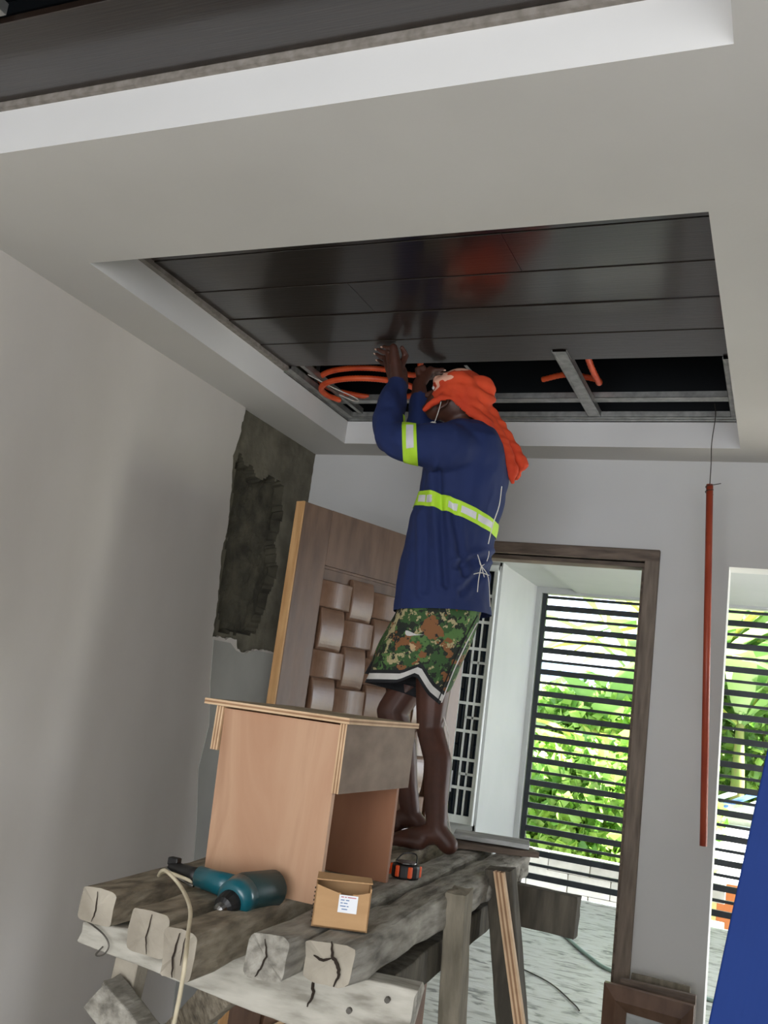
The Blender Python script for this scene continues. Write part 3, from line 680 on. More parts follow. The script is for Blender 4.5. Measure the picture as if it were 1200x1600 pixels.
# front wall with a thumb notch
top = [(-w, h), (-.012, h-.012)]+[(.012+.013*math.cos(a)-.004, h-.012-.016*math.sin(a)) for a in [math.pi*(1-i/8) for i in range(9)]]+[(.03, h-.012), (w, h-.004)]
pts = [rz @ V((x, -d, z))+cbp for x, z in [(-w, 0)]+top+[(w, 0)]]
prism(bm, pts, rz @ V((0, .003, 0))); obj('front_wall', bm, CARD, parent=cb)
cbx('back_wall', (-w, d-.003, 0), (w, d, h+.01), CARD); cbx('side_wall', (-w, -d, 0), (-w+.003, d, h), CARD); cbx('side_wall', (w-.003, -d, 0), (w, d, h+.003), CARD)
cbx('bottom', (-w, -d, 0), (w, d, .003), CARDD)
bm = bmesh.new(); q = [V((-w, d-.003, h+.008)), V((w, d-.003, h+.008)), V((w+.002, -.01, h+.006)), V((-w, -.012, h+.003))]
prism(bm, [rz @ v+cbp for v in q], (0, 0, .0025)); obj('flap', bm, CARD, parent=cb)
lab = cbx('paper_label', (-.008, -d-.0012, .034), (.032, -d-.0004, .069), PAPER, label='white paper label')
def inkline(x0, x1, z, m):
    bm = boxm((x0, -d-.0018, z-.0009), (x1, -d-.0012, z+.0009))
    for v in bm.verts: v.co = rz @ v.co + cbp
    o = obj('written_line', bm, m, parent=lab)
rn = random.Random(2)
for i, (z, segs) in enumerate(((.079, [(-.004, .002), (.004, .008), (.010, .028)]), (.073, [(-.004, .004), (.007, .014)]), (.067, [(-.004, .001), (.003, .011)]), (.061, [(-.004, .008), (.01, .014)]), (.055, [(.0, .012)]))):
    for a, b in segs: inkline(a, b, z-.014, INKR if i == 0 else INK)
bm = bmesh.new()
for k in range(9): ellipsoid(bm, rz @ V((-w-.0005, -d+.004, .010+k*.0082))+cbp, (V((.002, 0, 0)), V((0, .003, 0)), V((0, 0, .0022))), 6, 4)
obj('corner_staples', bm, CRACK, parent=cb)
# ================================================================== TAPE MEASURE
tp = V((-.95, 2.60, ZT+.002))
tm = empty('tape_measure', tp, 'black and orange tape measure lying on the bench beside the stool', 'tape measure')
bm = bmesh.new(); tube(bm, [tp, tp+V((0, 0, .038))], .040, 20); obj('case', bm, BLACKP, parent=tm, bevel=.006)
for a in (200, 255, 310, 20):
    bm = bmesh.new(); c = tp+V((math.cos(math.radians(a))*.038, math.sin(math.radians(a))*.038, .022)); box(bm, c-V((.006, .006, .016)), c+V((.006, .006, .014)))
    obj('grip_insert', bm, TAPEO, parent=tm, bevel=.003)
bm = bmesh.new(); tube(bm, [tp+V((0, 0, .0385)), tp+V((0, 0, .044))], .030, 20); obj('bezel', bm, CHROME, parent=tm, bevel=.002)
bm = bmesh.new(); tube(bm, catmull([tp+V((.03, .0, .04)), tp+V((.015, .03, .062)), tp+V((-.02, .025, .06)), tp+V((-.03, -.005, .042))], 5), .002, 6); obj('wrist_loop', bm, BLACKP, parent=tm)
bm = bmesh.new(); box(bm, tp+V((-.062, -.012, .004)), tp+V((-.038, .004, .02))); obj('tape_hook', bm, TAPEO, parent=tm, bevel=.002)
# ================================================================== DRILL
dr0 = at(385, 1408, 'y', 1.96)
dr = empty('power_drill', dr0, 'teal electric drill lying on the bench beams against the stool', 'power drill')
chk = at(351, 1416, 'y', 1.86); hd = at(373, 1400, 'y', 1.91); tail = at(428, 1386, 'y', 2.02)
ax = (tail-hd).normalized(); ch_ax = (hd-chk).normalized()
bm = bmesh.new(); tube(bm, [hd-ch_ax*.012, hd, hd+ch_ax*.02, tail-V((0, 0, .002)), tail+ax*.012], [.030, .040, .042, .040, .030], 20); obj('motor_housing', bm, TEALD, parent=dr, smooth=True)
bm = bmesh.new(); tube(bm, [hd-ch_ax*.03, hd-ch_ax*.022, hd+ch_ax*.015], [.030, .041, .0425], 22); obj('gear_housing', bm, TEAL, parent=dr, smooth=True)
bm = bmesh.new(); c0 = hd-ch_ax*.03; tube(bm, [c0, c0-ch_ax*.010, c0-ch_ax*.028, c0-ch_ax*.034], [.027, .027, .023, .014], 18); obj('chuck_collar', bm, BLACKP, parent=dr)
c1 = c0-ch_ax*.034
bm = bmesh.new(); tube(bm, [c1, c1-ch_ax*.012, c1-ch_ax*.018], [.015, .013, .007], 14); obj('chuck', bm, CHROME, parent=dr)
bm = bmesh.new(); tube(bm, [c1-ch_ax*.018, c1-ch_ax*.055], .003, 8); obj('drill_bit', bm, CHROME, parent=dr)
g0 = at(362, 1386, 'y', 1.94); g1 = at(312, 1370, 'y', 1.97); g2 = at(268, 1354, 'y', 1.99)
bm = bmesh.new(); tube(bm, [g0, g0.lerp(g1, .5), g1], [.024, .022, .021], 16, sy=1.15); obj('handle', bm, TEAL, parent=dr, smooth=True)
bm = bmesh.new(); tube(bm, [g1, g1.lerp(g2, .3), g2], [.020, .016, .013], 14); obj('handle_grip', bm, BLACKP, parent=dr, smooth=True)
bm = bmesh.new(); box(bm, g2+V((-.008, -.01, .004)), g2+V((.02, .01, .022))); obj('trigger_lock', bm, BLACKP, parent=dr, bevel=.003)
bm = bmesh.new(); tube(bm, catmull([g1+V((-.005, -.012, -.02)), g1.lerp(g2, .5)+V((0, -.015, -.016)), g2+V((-.006, -.01, -.004))], 4), .0035, 6); obj('trigger_bar', bm, CHROME, parent=dr)
cable = [g1+V((-.01, -.01, -.012)), at(285, 1371, 'y', 1.95), at(258, 1362, 'y', 1.93), at(248, 1368, 'y', 1.90), at(258, 1360, 'y', 1.84), at(282, 1385, 'y', 1.80), at(297, 1420, 'y', 1.68), at(294, 1460, 'y', 1.60), at(290, 1500, 'y', 1.52), at(283, 1545, 'y', 1.53), at(272, 1600, 'y', 1.56), at(262, 1650, 'y', 1.6)]
last = cable[-1]; cable += [V((last.x-.03, last.y+.03, .25)), V((last.x-.05, last.y+.05, .012)), V((last.x-.4, last.y+.1, .008))]
bm = bmesh.new(); tube(bm, catmull(cable, 7), .0042, 7); obj('power_cord', bm, CREAM, parent=dr, smooth=True, label='cream power cord hanging down past the bench')
# ================================================================== HANGING ORANGE TUBE
tt = at(1109, 757, 'y', 4.12); tb = at(1099, 1322, 'y', 4.14)
hp = empty('hanging_pipe', tt, 'long thin orange plastic pipe hanging by a wire in front of the back wall', 'pipe')
bm = bmesh.new(); tube(bm, [tt, tb], .0145, 14, caps=False); o = obj('pipe', bm, ORANGEP, parent=hp, smooth=True); solid(o, .002)
top_ = V((-.33, 4.12, ZP+.02)); mid = at(1113, 690, 'y', 4.12)
bm = bmesh.new(); tube(bm, catmull([top_, at(1118, 650, 'y', 4.12), at(1112, 692, 'y', 4.12), at(1111, 725, 'y', 4.12), tt-V((0, 0, .03))], 6), .0022, 5)
rg = [tt+V((.0165*math.cos(a), .0165*math.sin(a), -.045+.0035*a)) for a in [i*.5 for i in range(26)]]; tube(bm, rg, .0018, 5); tube(bm, [rg[-1], rg[-1]+V((.03, -.01, .004))], .0018, 5)
obj('hanging_wire', bm, WIREM, parent=hp)
# ================================================================== ORANGE CONDUIT IN THE CEILING
def conduit(pts, r=.0145):
    bm = bmesh.new(); P = catmull(pts, 14); rs = [r*(1.0 if i % 2 else .86) for i in range(len(P))]; tube(bm, P, rs, 10); return bm
loop = []
for i in range(24):
    a = i*.40+2.6; rr2 = 1+.05*(i > 15); loop.append(V((-1.90+.235*rr2*math.cos(a), 3.885+.20*rr2*math.sin(a), ZP-.004+.0030*i+.012*math.sin(a*1.0))))
loop += [V((-1.62, 3.80, ZP+.06)), V((-1.56, 3.66, ZP+.12))]
obj('conduit_coil', conduit(loop), ORANGEC, smooth=True, label='coil of orange corrugated conduit hanging out of the ceiling opening left of the worker', cat='conduit')
obj('conduit', conduit([(-.80, 3.50, ZP+.08), (-.79, 3.66, ZP+.03), (-.80, 3.9, ZP+.045), (-.83, 3.98, ZP+.09), (-.96, 3.97, ZP+.11), (-1.08, 4.0, ZP+.10)], .014), ORANGEC, smooth=True, label='short orange conduit bend beside the steel cross channel above the open recess', cat='conduit')
bm = bmesh.new(); tube(bm, catmull([(-2.14, 3.70, ZP+.03), (-2.05, 3.80, ZP+.0), (-1.98, 3.93, ZP-.01), (-2.02, 4.0, ZP), (-2.08, 3.93, ZP+.01)], 6), .0028, 6)
obj('loose_wire', bm, WHITEC, label='thin white wire curled inside the orange coil', cat='wire')
# ================================================================== BLUE SHEET AT THE RIGHT EDGE
def bluesheet():
    bm = bmesh.new(); nu, nv = 150, 24; G = {}
    for j in range(nv+1):
        z = 2.12*j/nv; xe = -.2475+z*.150-.010*math.sin(math.pi*z/2.1)
        for i in range(nu+1):
            u = i/nu*.85; G[i, j] = bm.verts.new((xe+u, 2.2+.03*math.sin(u*2.4)+.0011*math.sin(u*2*math.pi/.0142)+.012*z, z))
    for i in range(nu):
        for j in range(nv): bm.faces.new((G[i, j], G[i+1, j], G[i+1, j+1], G[i, j+1]))
    return bm
o = obj('blue_sheet', bluesheet(), BLUESH, smooth=True, label='tall bright blue ribbed sheet slanting in at the right edge', cat='sheet'); solid(o, .006)
# ================================================================== CARVED FRAME AND BOARDS BY THE WALL
cf = empty('mitred_frame', (-.44, 4.2, 0), 'brown mitred wooden frame standing on the floor at the foot of the back wall', 'frame')
fx0, fx1, fy, fz = -.624, -.272, 4.22, .512
def fpart(name, outer, inner, m):
    # outer/inner: ring corner pair lists -> bevelled member
    bm = bmesh.new(); (a, b), (c, d) = outer, inner
    mid0 = (V(a)*.45+V(c)*.55); mid1 = (V(b)*.45+V(d)*.55)
    Y0, Y1 = fy-.035, fy+.02
    v = [bm.verts.new((p[0], y, p[1])) for p, y in ((a, fy-.012), (mid0, Y0), (c, fy-.004), (c, Y1), (a, Y1), (b, fy-.012), (mid1, Y0), (d, fy-.004), (d, Y1), (b, Y1))]
    for i in range(5): bm.faces.new((v[i], v[(i+1) % 5], v[5+(i+1) % 5], v[5+i]))
    bm.faces.new(v[:5]); bm.faces.new(v[5:][::-1]); return obj(name, bm, m, parent=cf)
iw = .095
P = {'tl': (fx0, fz), 'tr': (fx1, fz-.01), 'bl': (fx0, .001), 'br': (fx1, .001)}
Q = {'tl': (fx0+iw, fz-iw), 'tr': (fx1-iw*.85, fz-iw-.008), 'bl': (fx0+iw, .09), 'br': (fx1-iw*.85, .09)}
for nm, a, b in (('top_rail', 'tl', 'tr'), ('stile', 'tl', 'bl'), ('stile', 'tr', 'br'), ('bottom_rail', 'bl', 'br')): fpart(nm, (P[a], P[b]), (Q[a], Q[b]), DOORW)
obj('back_panel', boxm((fx0+.06, fy+.012, .05), (fx1-.06, fy+.018, fz-.06)), BOARD, parent=cf, label='pale dusty backing')
obj('stacked_board', boxm((fx0+.05, 4.29, .001), (fx1+.0, 4.32, fz+.01)), FRAMEW, label='grey-brown board leaning directly behind the mitred frame', cat='board', bevel=.003)
obj('stacked_board', boxm((fx0+.085, 4.37, .001), (fx1-.03, 4.385, fz+.022)), LEGW, label='thin grey strip of board closest to the back wall behind the mitred frame', cat='board', bevel=.002)
# hose lines and scrap on the far floor
bm = bmesh.new(); tube(bm, catmull([(-2.0, 8.2, .012), (-1.6, 7.7, .012), (-1.15, 6.9, .012), (-.9, 6.6, .012), (-.4, 6.5, .012), (.2, 6.3, .012)], 8), .012, 7)
obj('hose', bm, mat('pale_green_hose', rgb(150, 176, 168), rgb(166, 190, 182), rough=.6), smooth=True, label='pale green hose lying across the concrete floor of the far room', cat='hose')
bm = bmesh.new(); tube(bm, catmull([(-1.45, 6.2, .006), (-1.2, 6.0, .006), (-1.0, 5.7, .006), (-.95, 5.6, .006)], 8), .004, 5)
obj('floor_wire', bm, WIREM, label='thin dark wire lying on the floor beyond the doorway', cat='wire')
# ================================================================== WORKER
PO = at(695, 960, 'y', 3.32)
_pr = ray(695, 960); PVv = V((_pr.x, _pr.y, 0)).normalized(); PU = V((PVv.y, -PVv.x, 0)); PZ = V((0, 0, 1))
def pp(px, py, dv=0.0):
    d = ray(px, py); t = (PVv.dot(PO-CAM)+dv)/PVv.dot(d); return CAM+d*t
def ringp(pxl, pyl, pxr, pyr, b, dv=0, n=28, sq=.9):
    L = pp(pxl, pyl, dv); R = pp(pxr, pyr, dv); c = (L+R)/2; a = (R-L)/2; out = []
    for k in range(n):
        t = 2*math.pi*k/n; cc, ss = math.cos(t), math.sin(t)
        out.append(c+a*math.copysign(abs(cc)**sq, cc)+PVv*b*math.copysign(abs(ss)**sq, ss))
    return out
# ---- body: one continuous skin
bm = bmesh.new()
loft(bm, [ringp(648, 975, 742, 975, .12), ringp(652, 930, 742, 930, .13), ringp(656, 880, 742, 880, .125), ringp(662, 820, 752, 820, .135), ringp(668, 760, 776, 760, .15), ringp(676, 715, 780, 715, .16), ringp(690, 682, 768, 688, .14), ringp(702, 664, 752, 672, .07)])
hips = pp(695, 985, 0)
# neck and head, tipped back
hc = pp(708, 627, .0)
chain(bm, [(pp(727, 680, 0), .062), (pp(718, 652, 0), .056), (hc, .055)])
fd = (-PU*.86+PZ*.42+PVv*.30).normalized(); hup = (PZ*.90+PU*.36-PVv*.04); hup = (hup-fd*hup.dot(fd)).normalized(); hs = fd.cross(hup).normalized()
ellipsoid(bm, hc+hup*.012-fd*.012, (fd*.095, hs*.075, hup*.102), 24, 16)
ellipsoid(bm, hc+fd*.045-hup*.035, (fd*.052, hs*.056, hup*.070), 18, 12)      # jaw
ellipsoid(bm, hc+fd*.082-hup*.074, (fd*.020, hs*.022, hup*.018), 12, 8)         # chin
capsule(bm, hc+fd*.092+hup*.008, .009, hc+fd*.110-hup*.022, .014, 10)           # nose
capsule(bm, hc+fd*.088-hup*.048-hs*.018, .008, hc+fd*.088-hup*.048+hs*.018, .008, 8)   # lips
capsule(bm, hc+fd*.086+hup*.024-hs*.034, .010, hc+fd*.086+hup*.024+hs*.034, .010, 8)   # brow
for s in (-1, 1):
    e = hc+hs*s*.080-fd*.004-hup*.046
    pts = [(e+hup*.024+fd*.010, .006), (e+hup*.030-fd*.010, .006), (e+hup*.012-fd*.020, .006), (e-hup*.010-fd*.012, .007), (e-hup*.028+fd*.002, .008)]
    chain(bm, pts, 8)
    capsule(bm, e, .006, e-hup*.02+fd*.002, .005, 8)
# near (left) arm
SHN = pp(712, 700, -.175); ELN = pp(606, 680, -.06); WRN = pp(622, 603, .09)
chain(bm, [(pp(735, 705, -.10), .07), (SHN, .062), (pp(655, 694, -.12), .052), (ELN, .044), (pp(612, 645, .02), .045), (WRN, .038)]); chain(bm, [(WRN+PU*.010, .034), (WRN.lerp(at(622, 560, 'z', 2.92), .5)+PU*.008, .032)])
tips = [at(598, 541, 'z', 2.942), at(589, 545, 'z', 2.942), at(587, 552, 'z', 2.942), at(590, 562, 'z', 2.942)]
kn = [at(615, 543, 'z', 2.928), at(608, 551, 'z', 2.924), at(604, 560, 'z', 2.920), at(606, 569, 'z', 2.914)]
palm = WRN+V((0, 0, .03))+(kn[1]-WRN)*.18
for i in range(4):
    chain(bm, [(WRN.lerp(kn[i], .12), .032), (WRN.lerp(kn[i], .55), .025), (kn[i], .0175)])
    mid = kn[i].lerp(tips[i], .5)+V((0, 0, -.006)); chain(bm, [(kn[i], .0125), (mid, .0105), (tips[i].lerp(mid, .12), .0082)], 10)
th = [(WRN.lerp(kn[0], .30), .018), (at(634, 556, 'z', 2.915), .014), (at(628, 543, 'z', 2.936), .010)]; chain(bm, th, 10)
# far (right) arm
SHF = pp(738, 694, .17); ELF = pp(655, 668, .20); WRF = pp(655, 600, .27)
chain(bm, [(pp(738, 700, .10), .07), (SHF, .062), (pp(690, 690, .19), .050), (ELF, .044), (pp(655, 630, .24), .040), (WRF, .029)])
tipsF = [at(693, 577, 'z', 2.938), at(692, 582, 'z', 2.934), at(686, 587, 'z', 2.93), at(678, 590, 'z', 2.925)]
knF = [at(672, 577, 'z', 2.930), at(672, 581, 'z', 2.924), at(670, 585, 'z', 2.918), at(667, 589, 'z', 2.912)]
for i in range(4):
    chain(bm, [(WRF.lerp(knF[i], .1), .028), (WRF.lerp(knF[i], .6), .022), (knF[i], .0155)])
    chain(bm, [(knF[i], .012), (knF[i].lerp(tipsF[i], .5)-V((0, 0, .004)), .0105), (tipsF[i], .0085)], 10)
chain(bm, [(WRF.lerp(knF[0], .2), .017), (at(652, 577, 'z', 2.915), .013), (at(662, 573, 'z', 2.930), .010)], 10)
# legs
def leg(hip, knee, ank, toe_dir, kr=.058):
    calf = knee.lerp(ank, .32)-toe_dir*.022
    chain(bm, [(hip, .078), (hip.lerp(knee, .5), .068), (knee, kr), (calf, .050), (knee.lerp(ank, .7)-toe_dir*.006, .042), (ank, .036)])
    fl = V((ank.x, ank.y, ZT))
    heel = fl-toe_dir*.045+V((0, 0, .036)); ball = fl+toe_dir*.125+V((0, 0, .028)); side = toe_dir.cross(PZ)
    chain(bm, [(ank, .036), (heel, .033)]); chain(bm, [(ank-V((0, 0, .01)), .036), (fl+toe_dir*.06+V((0, 0, .048)), .034), (ball, .026)])
    for k in (-1.4, -.5, .4, 1.3):
        chain(bm, [(fl+toe_dir*.05+side*k*.012+V((0, 0, .03)), .026), (ball+side*k*.018, .021), (fl+toe_dir*(.175-.010*abs(k+1))+side*k*.021+V((0, 0, .014)), .0125)], 10)
td = (-PU*.95+PVv*.15).normalized()
ankN = V((0, 0, 0)); a = at(682, 1300, 'z', ZT+.07); ankN = V((a.x, a.y, ZT+.075))
leg(pp(684, 990, -.062), pp(672, 1140, -.075), ankN, td, .050)
aF = at(640, 1296, 'z', ZT+.07); aF = pp(640, 1292, .11); aF.z = ZT+.075
leg(pp(696, 990, .09), pp(612, 1112, .08), aF, td)
body = obj('person', fuse(bm, .0052, 5, .55), SKIN, smooth=True, label='worker in navy shirt and orange head wrap on the bench, arms raised', cat='person')
for t_, k_ in list(zip(tips, kn))+list(zip(tipsF, knF)):
    d = (t_-k_).normalized(); c = t_+d*.004-V((0, 0, .0050)) 
    bmn = bmesh.new(); ellipsoid(bmn, c+d*.0015-PVv*.001, (d*.0062, d.cross(PZ).normalized()*.0055, V((0, 0, .0042))), 10, 6); obj('fingernail', bmn, NAIL, parent=body, smooth=True)
for s in (-1, 1):
    bmn = bmesh.new(); e = hc+fd*.083+hs*s*.031+hup*.006; ellipsoid(bmn, e, (fd*.011, hs*.014, hup*.008), 14, 10); eye = obj('eye', bmn, WHITEF, parent=body, smooth=True)
    bmn = bmesh.new(); ellipsoid(bmn, e+fd*.0085, (fd*.004, hs*.0055, hup*.0055), 10, 6); obj('iris', bmn, BLACKP, parent=eye, smooth=True)
# ---- shirt
def wr(ring, amp, seed):
    c = sum(ring, V())/len(ring)
    return [c+(p-c)*(1+amp*noise.noise(p*6+V((seed, 0, 0)))) for p in ring]
bm = bmesh.new()
rows_ = [((611, 975), (768, 980), .185), ((613, 950), (767, 957), .185), ((617, 915), (764, 922), .180), ((624, 880), (763, 890), .175), ((632, 845), (768, 855), .172), ((641, 812), (775, 822), .175), ((650, 780), (786, 790), .180), ((657, 745), (795, 752), .190), ((664, 715), (794, 720), .20), ((668, 692), (789, 700), .20), ((680, 672), (776, 680), .165), ((698, 661), (757, 670), .10)]
rr_ = [ringp(*l, *r, b, 0, 32, .92) for l, r, b in rows_]
rr_ = [wr(r, .05, i*.1) for i, r in enumerate(rr_)]
loft(bm, rr_)
chain(bm, [(pp(738, 712, -.09), .098), (pp(706, 702, -.165), .094), (pp(652, 695, -.125), .083), (pp(609, 684, -.06), .064), (pp(607, 660, -.02), .064), (pp(613, 630, .04), .060), (pp(621, 606, .085), .047), (pp(624, 592, .10), .044)], 16)
chain(bm, [(pp(738, 700, .09), .09), (pp(736, 694, .165), .085), (pp(690, 688, .19), .072), (pp(655, 668, .20), .058), (pp(655, 632, .24), .046), (pp(655, 615, .26), .042)], 14)
SHM = fuse(bm, .008, 7, .6)
hem0, hem1 = pp(613, 951, -.1), pp(767, 958, -.1); hn = (hem1-hem0).cross(PVv).normalized(); hn = hn if hn.z > 0 else -hn
cuffN = (pp(621, 606, .085)-pp(613, 630, .04)).normalized(); cuffF = (pp(655, 615, .26)-pp(655, 632, .24)).normalized()
bm = bmesh.new(); bm.from_mesh(SHM)
bmesh.ops.bisect_plane(bm, geom=bm.verts[:]+bm.edges[:]+bm.faces[:], plane_co=hem0, plane_no=hn, clear_inner=True)
# cuffs: only cut locally, so open the sleeves by deleting faces past the cuff
cN = pp(623, 604, .09); cF = pp(655, 623, .25)
dele = [f for f in bm.faces if ((f.calc_center_median()-cN).dot(cuffN) > 0 and (f.calc_center_median()-cN).length < .12) or ((f.calc_center_median()-cF).dot(cuffF) > 0 and (f.calc_center_median()-cF).length < .11)]
bmesh.ops.delete(bm, geom=dele, context='FACES')
# cloth folds
bm.normal_update()
for v in bm.verts:
    p = v.co; q = V((p.dot(PU)*9, p.dot(PVv)*9, p.z*2.6))
    dz = 0
    if (p-PO).dot(PVv) < 0:
        X_ = (p-PO).dot(PU); Z_ = p.z
        for (xa, za, xb, zb, w_, dp) in ((-.085, 2.36, -.01, 1.95, .014, .014), (-.02, 2.25, .05, 2.0, .012, .010), (.16, 2.10, .02, 2.02, .010, .010), (.15, 2.06, .05, 1.93, .010, .008), (-.12, 2.2, -.08, 1.92, .012, .008)):
            ax_, az_ = xb-xa, zb-za; L2 = ax_*ax_+az_*az_; t_ = max(0, min(1, ((X_-xa)*ax_+(Z_-za)*az_)/L2)); d_ = math.hypot(X_-xa-ax_*t_, Z_-za-az_*t_)
            sd_ = ((X_-xa)*az_-(Z_-za)*ax_)/math.sqrt(L2); dz += -dp*math.exp(-(d_/w_)**2)+dp*.9*math.exp(-((d_-.022)/w_)**2)*(1 if sd_ > 0 else .3)
    v.co = p+v.normal*(dz+.011*noise.noise(q)+.006*noise.noise(V((q.x*2.2, q.y*2.2, p.z*9+q.x)))+.003*noise.noise(p*22))
shirt_me = bpy.data.meshes.new('shirt'); bm.to_mesh(shirt_me); bm.free()
shirt = obj('shirt', shirt_me, SHIRT, parent=body, smooth=True, label='loose navy blue long-sleeved work shirt'); 
def band(name, planes, off, m, lab=None, parent=None, th_=.0015):
    b2 = cut(shirt_me, planes, off)
    for v in [v for v in b2.verts if not v.link_faces]: b2.verts.remove(v)
    left = set(b2.faces); best = []
    while left:
        st_ = [left.pop()]; isl = list(st_)
        while st_:
            f = st_.pop()
            for e in f.edges:
                for g in e.link_faces:
                    if g in left: left.discard(g); st_.append(g); isl.append(g)
        if len(isl) > len(best): best = isl
    keep_ = set(best); bmesh.ops.delete(b2, geom=[f for f in b2.faces if f not in keep_], context='FACES')
    me = bpy.data.meshes.new(name); b2.to_mesh(me); b2.free(); o = obj(name, me, m, parent=parent or body, smooth=True, label=lab); return o
# chest-height arm band: two planes across the upper arm, limited to the arm
def vplane(px0, py0, px1, py1, dv, sgn):
    a, b = pp(px0, py0, dv), pp(px1, py1, dv); n_ = (b-a).cross(PVv+V((0, 0, 0))).normalized(); return (a, n_*sgn)
def orient(pl, q): 
    co, n_ = pl; return (co, n_ if (q-co).dot(n_) > 0 else -n_)
q = pp(640, 695, -.14)
armlim = orient((pp(640, 640, -.1), PZ.copy()), q); armlim2 = orient((pp(640, 738, -.12), PZ.copy()), q); armv = orient((pp(640, 690, .10), PVv.copy()), q)
pl = [orient(vplane(628, 655, 631, 728, -.14, 1), q), orient(vplane(650, 655, 654, 735, -.14, 1), q), armlim, armlim2, armv]
b1 = band('arm_band', pl, .003, LIME, 'lime reflective band on the sleeve')
pl2 = [orient(vplane(635, 655, 637, 728, -.14, 1), q), orient(vplane(646, 655, 649, 735, -.14, 1), q), orient((pp(640, 661, -.2), PZ.copy()), q), orient((pp(640, 699, -.2), PZ.copy()), q), armv]
band('silver_strip', pl2, .0045, SILVER, None, b1)
# torso band
dvn = -.17
def tplane(pts, q):
    a, b = pp(*pts[0], dvn), pp(*pts[1], dvn); n_ = (b-a).cross(PVv).normalized(); return orient((a, n_), q)
qt = pp(700, 797, dvn)
tb_ = band('waist_band', [tplane(((655, 757), (775, 806)), qt), tplane(((650, 781), (773, 828)), qt)], .003, LIME, 'lime reflective band round the torso')
for x0, x1 in ((652, 664), (666, 674), (699, 716), (721, 745), (748, 772)):
    L_ = orient((pp(x0, 790, dvn), PU.copy()), pp((x0+x1)/2, 790, dvn)); R_ = orient((pp(x1, 790, dvn), PU.copy()), pp((x0+x1)/2, 790, dvn)); fr_ = orient((PO.copy(), PVv.copy()), qt)
    qm = pp(700, 791, dvn)
    band('silver_strip', [tplane(((654, 764), (775, 812)), qm), tplane(((651, 775), (774, 822)), qm), L_, R_, fr_], .0045, SILVER, None, tb_)
# ---- shorts
def shorts_leg(dvc, b, prof_near, prof_far, topL, topR, name, dark=False):
    bm = bmesh.new(); n = 56; HL, HR = (570, 1066), (693, 1106); NT = 18
    layers = []
    offs = [0, .013, .020, .036, .050]     # distances up from the hem: black, white, black, then print
    for k in range(n):
        t = 2*math.pi*k/n; cx, sy = math.cos(t), math.sin(t); f = (cx+1)/2
        def ptx(px, py, dvv): return pp(px, py, dvv)
        dv = dvc+b*math.copysign(abs(sy)**.85, sy)
        near = sy < 0
        prof = prof_near if near else prof_far
        px = HL[0]+(HR[0]-HL[0])*f
        py = None
        for (xa, ya), (xb, yb) in zip(prof, prof[1:]):
            if xa <= px <= xb+1e-6: py = ya+(yb-ya)*(px-xa)/(xb-xa); break
        if py is None: py = prof[-1][1]
        # use mid-plane projection so near and far sides keep the same outline
        bot = pp(px, py, dvc)+PVv*(dv-dvc); tx = topL[0]+(topR[0]-topL[0])*f; ty = topL[1]+(topR[1]-topL[1])*f
        if near: bot = pp(px, py, dv)
        topb = b*1.15
        top = pp(tx, ty, dvc*.5)+PVv*(topb*math.copysign(abs(sy)**.85, sy))
        d = top-bot; Ld = d.length; d.normalize(); col = [bot+d*o for o in offs]
        for j in range(1, NT+1):
            g = j/NT; p = col[4].lerp(top, g); nn = math.sin(g*math.pi)
            r_ = (PU*cx+PVv*sy); p = p+r_*nn*(.012*noise.noise(p*7)+.010)
            col.append(p)
        layers.append(col)
    vs = [[bm.verts.new(p) for p in col] for col in layers]
    for k in range(n):
        for j in range(len(vs[0])-1):
            f = bm.faces.new((vs[k][j], vs[(k+1) % n][j], vs[(k+1) % n][j+1], vs[k][j+1])); f.material_index = {0: 1, 1: 2, 2: 2, 3: 1}.get(j, 0) if not dark else (1 if j < 4 else 0); f.smooth = True
    o = obj(name, bm, [CAMO, BLACKF, WHITEF, BLACKF, BLACKF, BLACKF], parent=body, smooth=True); s = solid(o, .003, -1); s.material_offset = 3; return o
s1 = shorts_leg(-.075, .098, [(570, 1066), (620, 1067), (649, 1055), (668, 1085), (693, 1106)], [(570, 1066), (622, 1080), (650, 1090), (693, 1106)], (632, 935), (757, 940), 'shorts')
s1['label'] = 'baggy camouflage shorts with a black and white hem'
s2 = shorts_leg(.09, .09, [(570, 1052), (693, 1086)], [(570, 1052), (693, 1086)], (634, 935), (756, 940), 'shorts', True)
# side piping and marks on the shorts
dg = bpy.context.evaluated_depsgraph_get(); dg.update()
bmq = bmesh.new(); bmq.from_mesh(s1.data); tree = BVHTree.FromBMesh(bmq)
def hit(px, py):
    d = ray(px, py).normalized(); loc, nn, i, dist = tree.ray_cast(CAM, d)
    return (loc-d*.0025) if loc else None
def decal(name, pts, m, parent):
    P_ = [hit(*p) for p in pts]
    if any(p is None for p in P_): return None
    bm = bmesh.new(); vs = [bm.verts.new(p) for p in P_]; f = bm.faces.new(vs); n_ = V((0, 0, 0)); bmesh.ops.triangulate(bm, faces=[f])
    r = bmesh.ops.extrude_face_region(bm, geom=bm.faces[:]); bmesh.ops.translate(bm, vec=PVv*.002, verts=[e for e in r['geom'] if isinstance(e, bmesh.types.BMVert)])
    return obj(name, bm, m, parent=parent)
sw = [(634, 985), (633, 988), (633.6, 991), (636, 993.2), (640, 993.6), (646, 993), (663, 991.6), (650, 991.0), (642, 990.6), (638.5, 989.6), (637.2, 987.6), (637.6, 985.4)]
decal('logo', sw, WHITEF, s1)
decal('triangle_print', [(639.5, 1004), (650.5, 1010), (642, 1016.5)], mat('cream_print', rgb(190, 160, 120), rough=.8), s1)
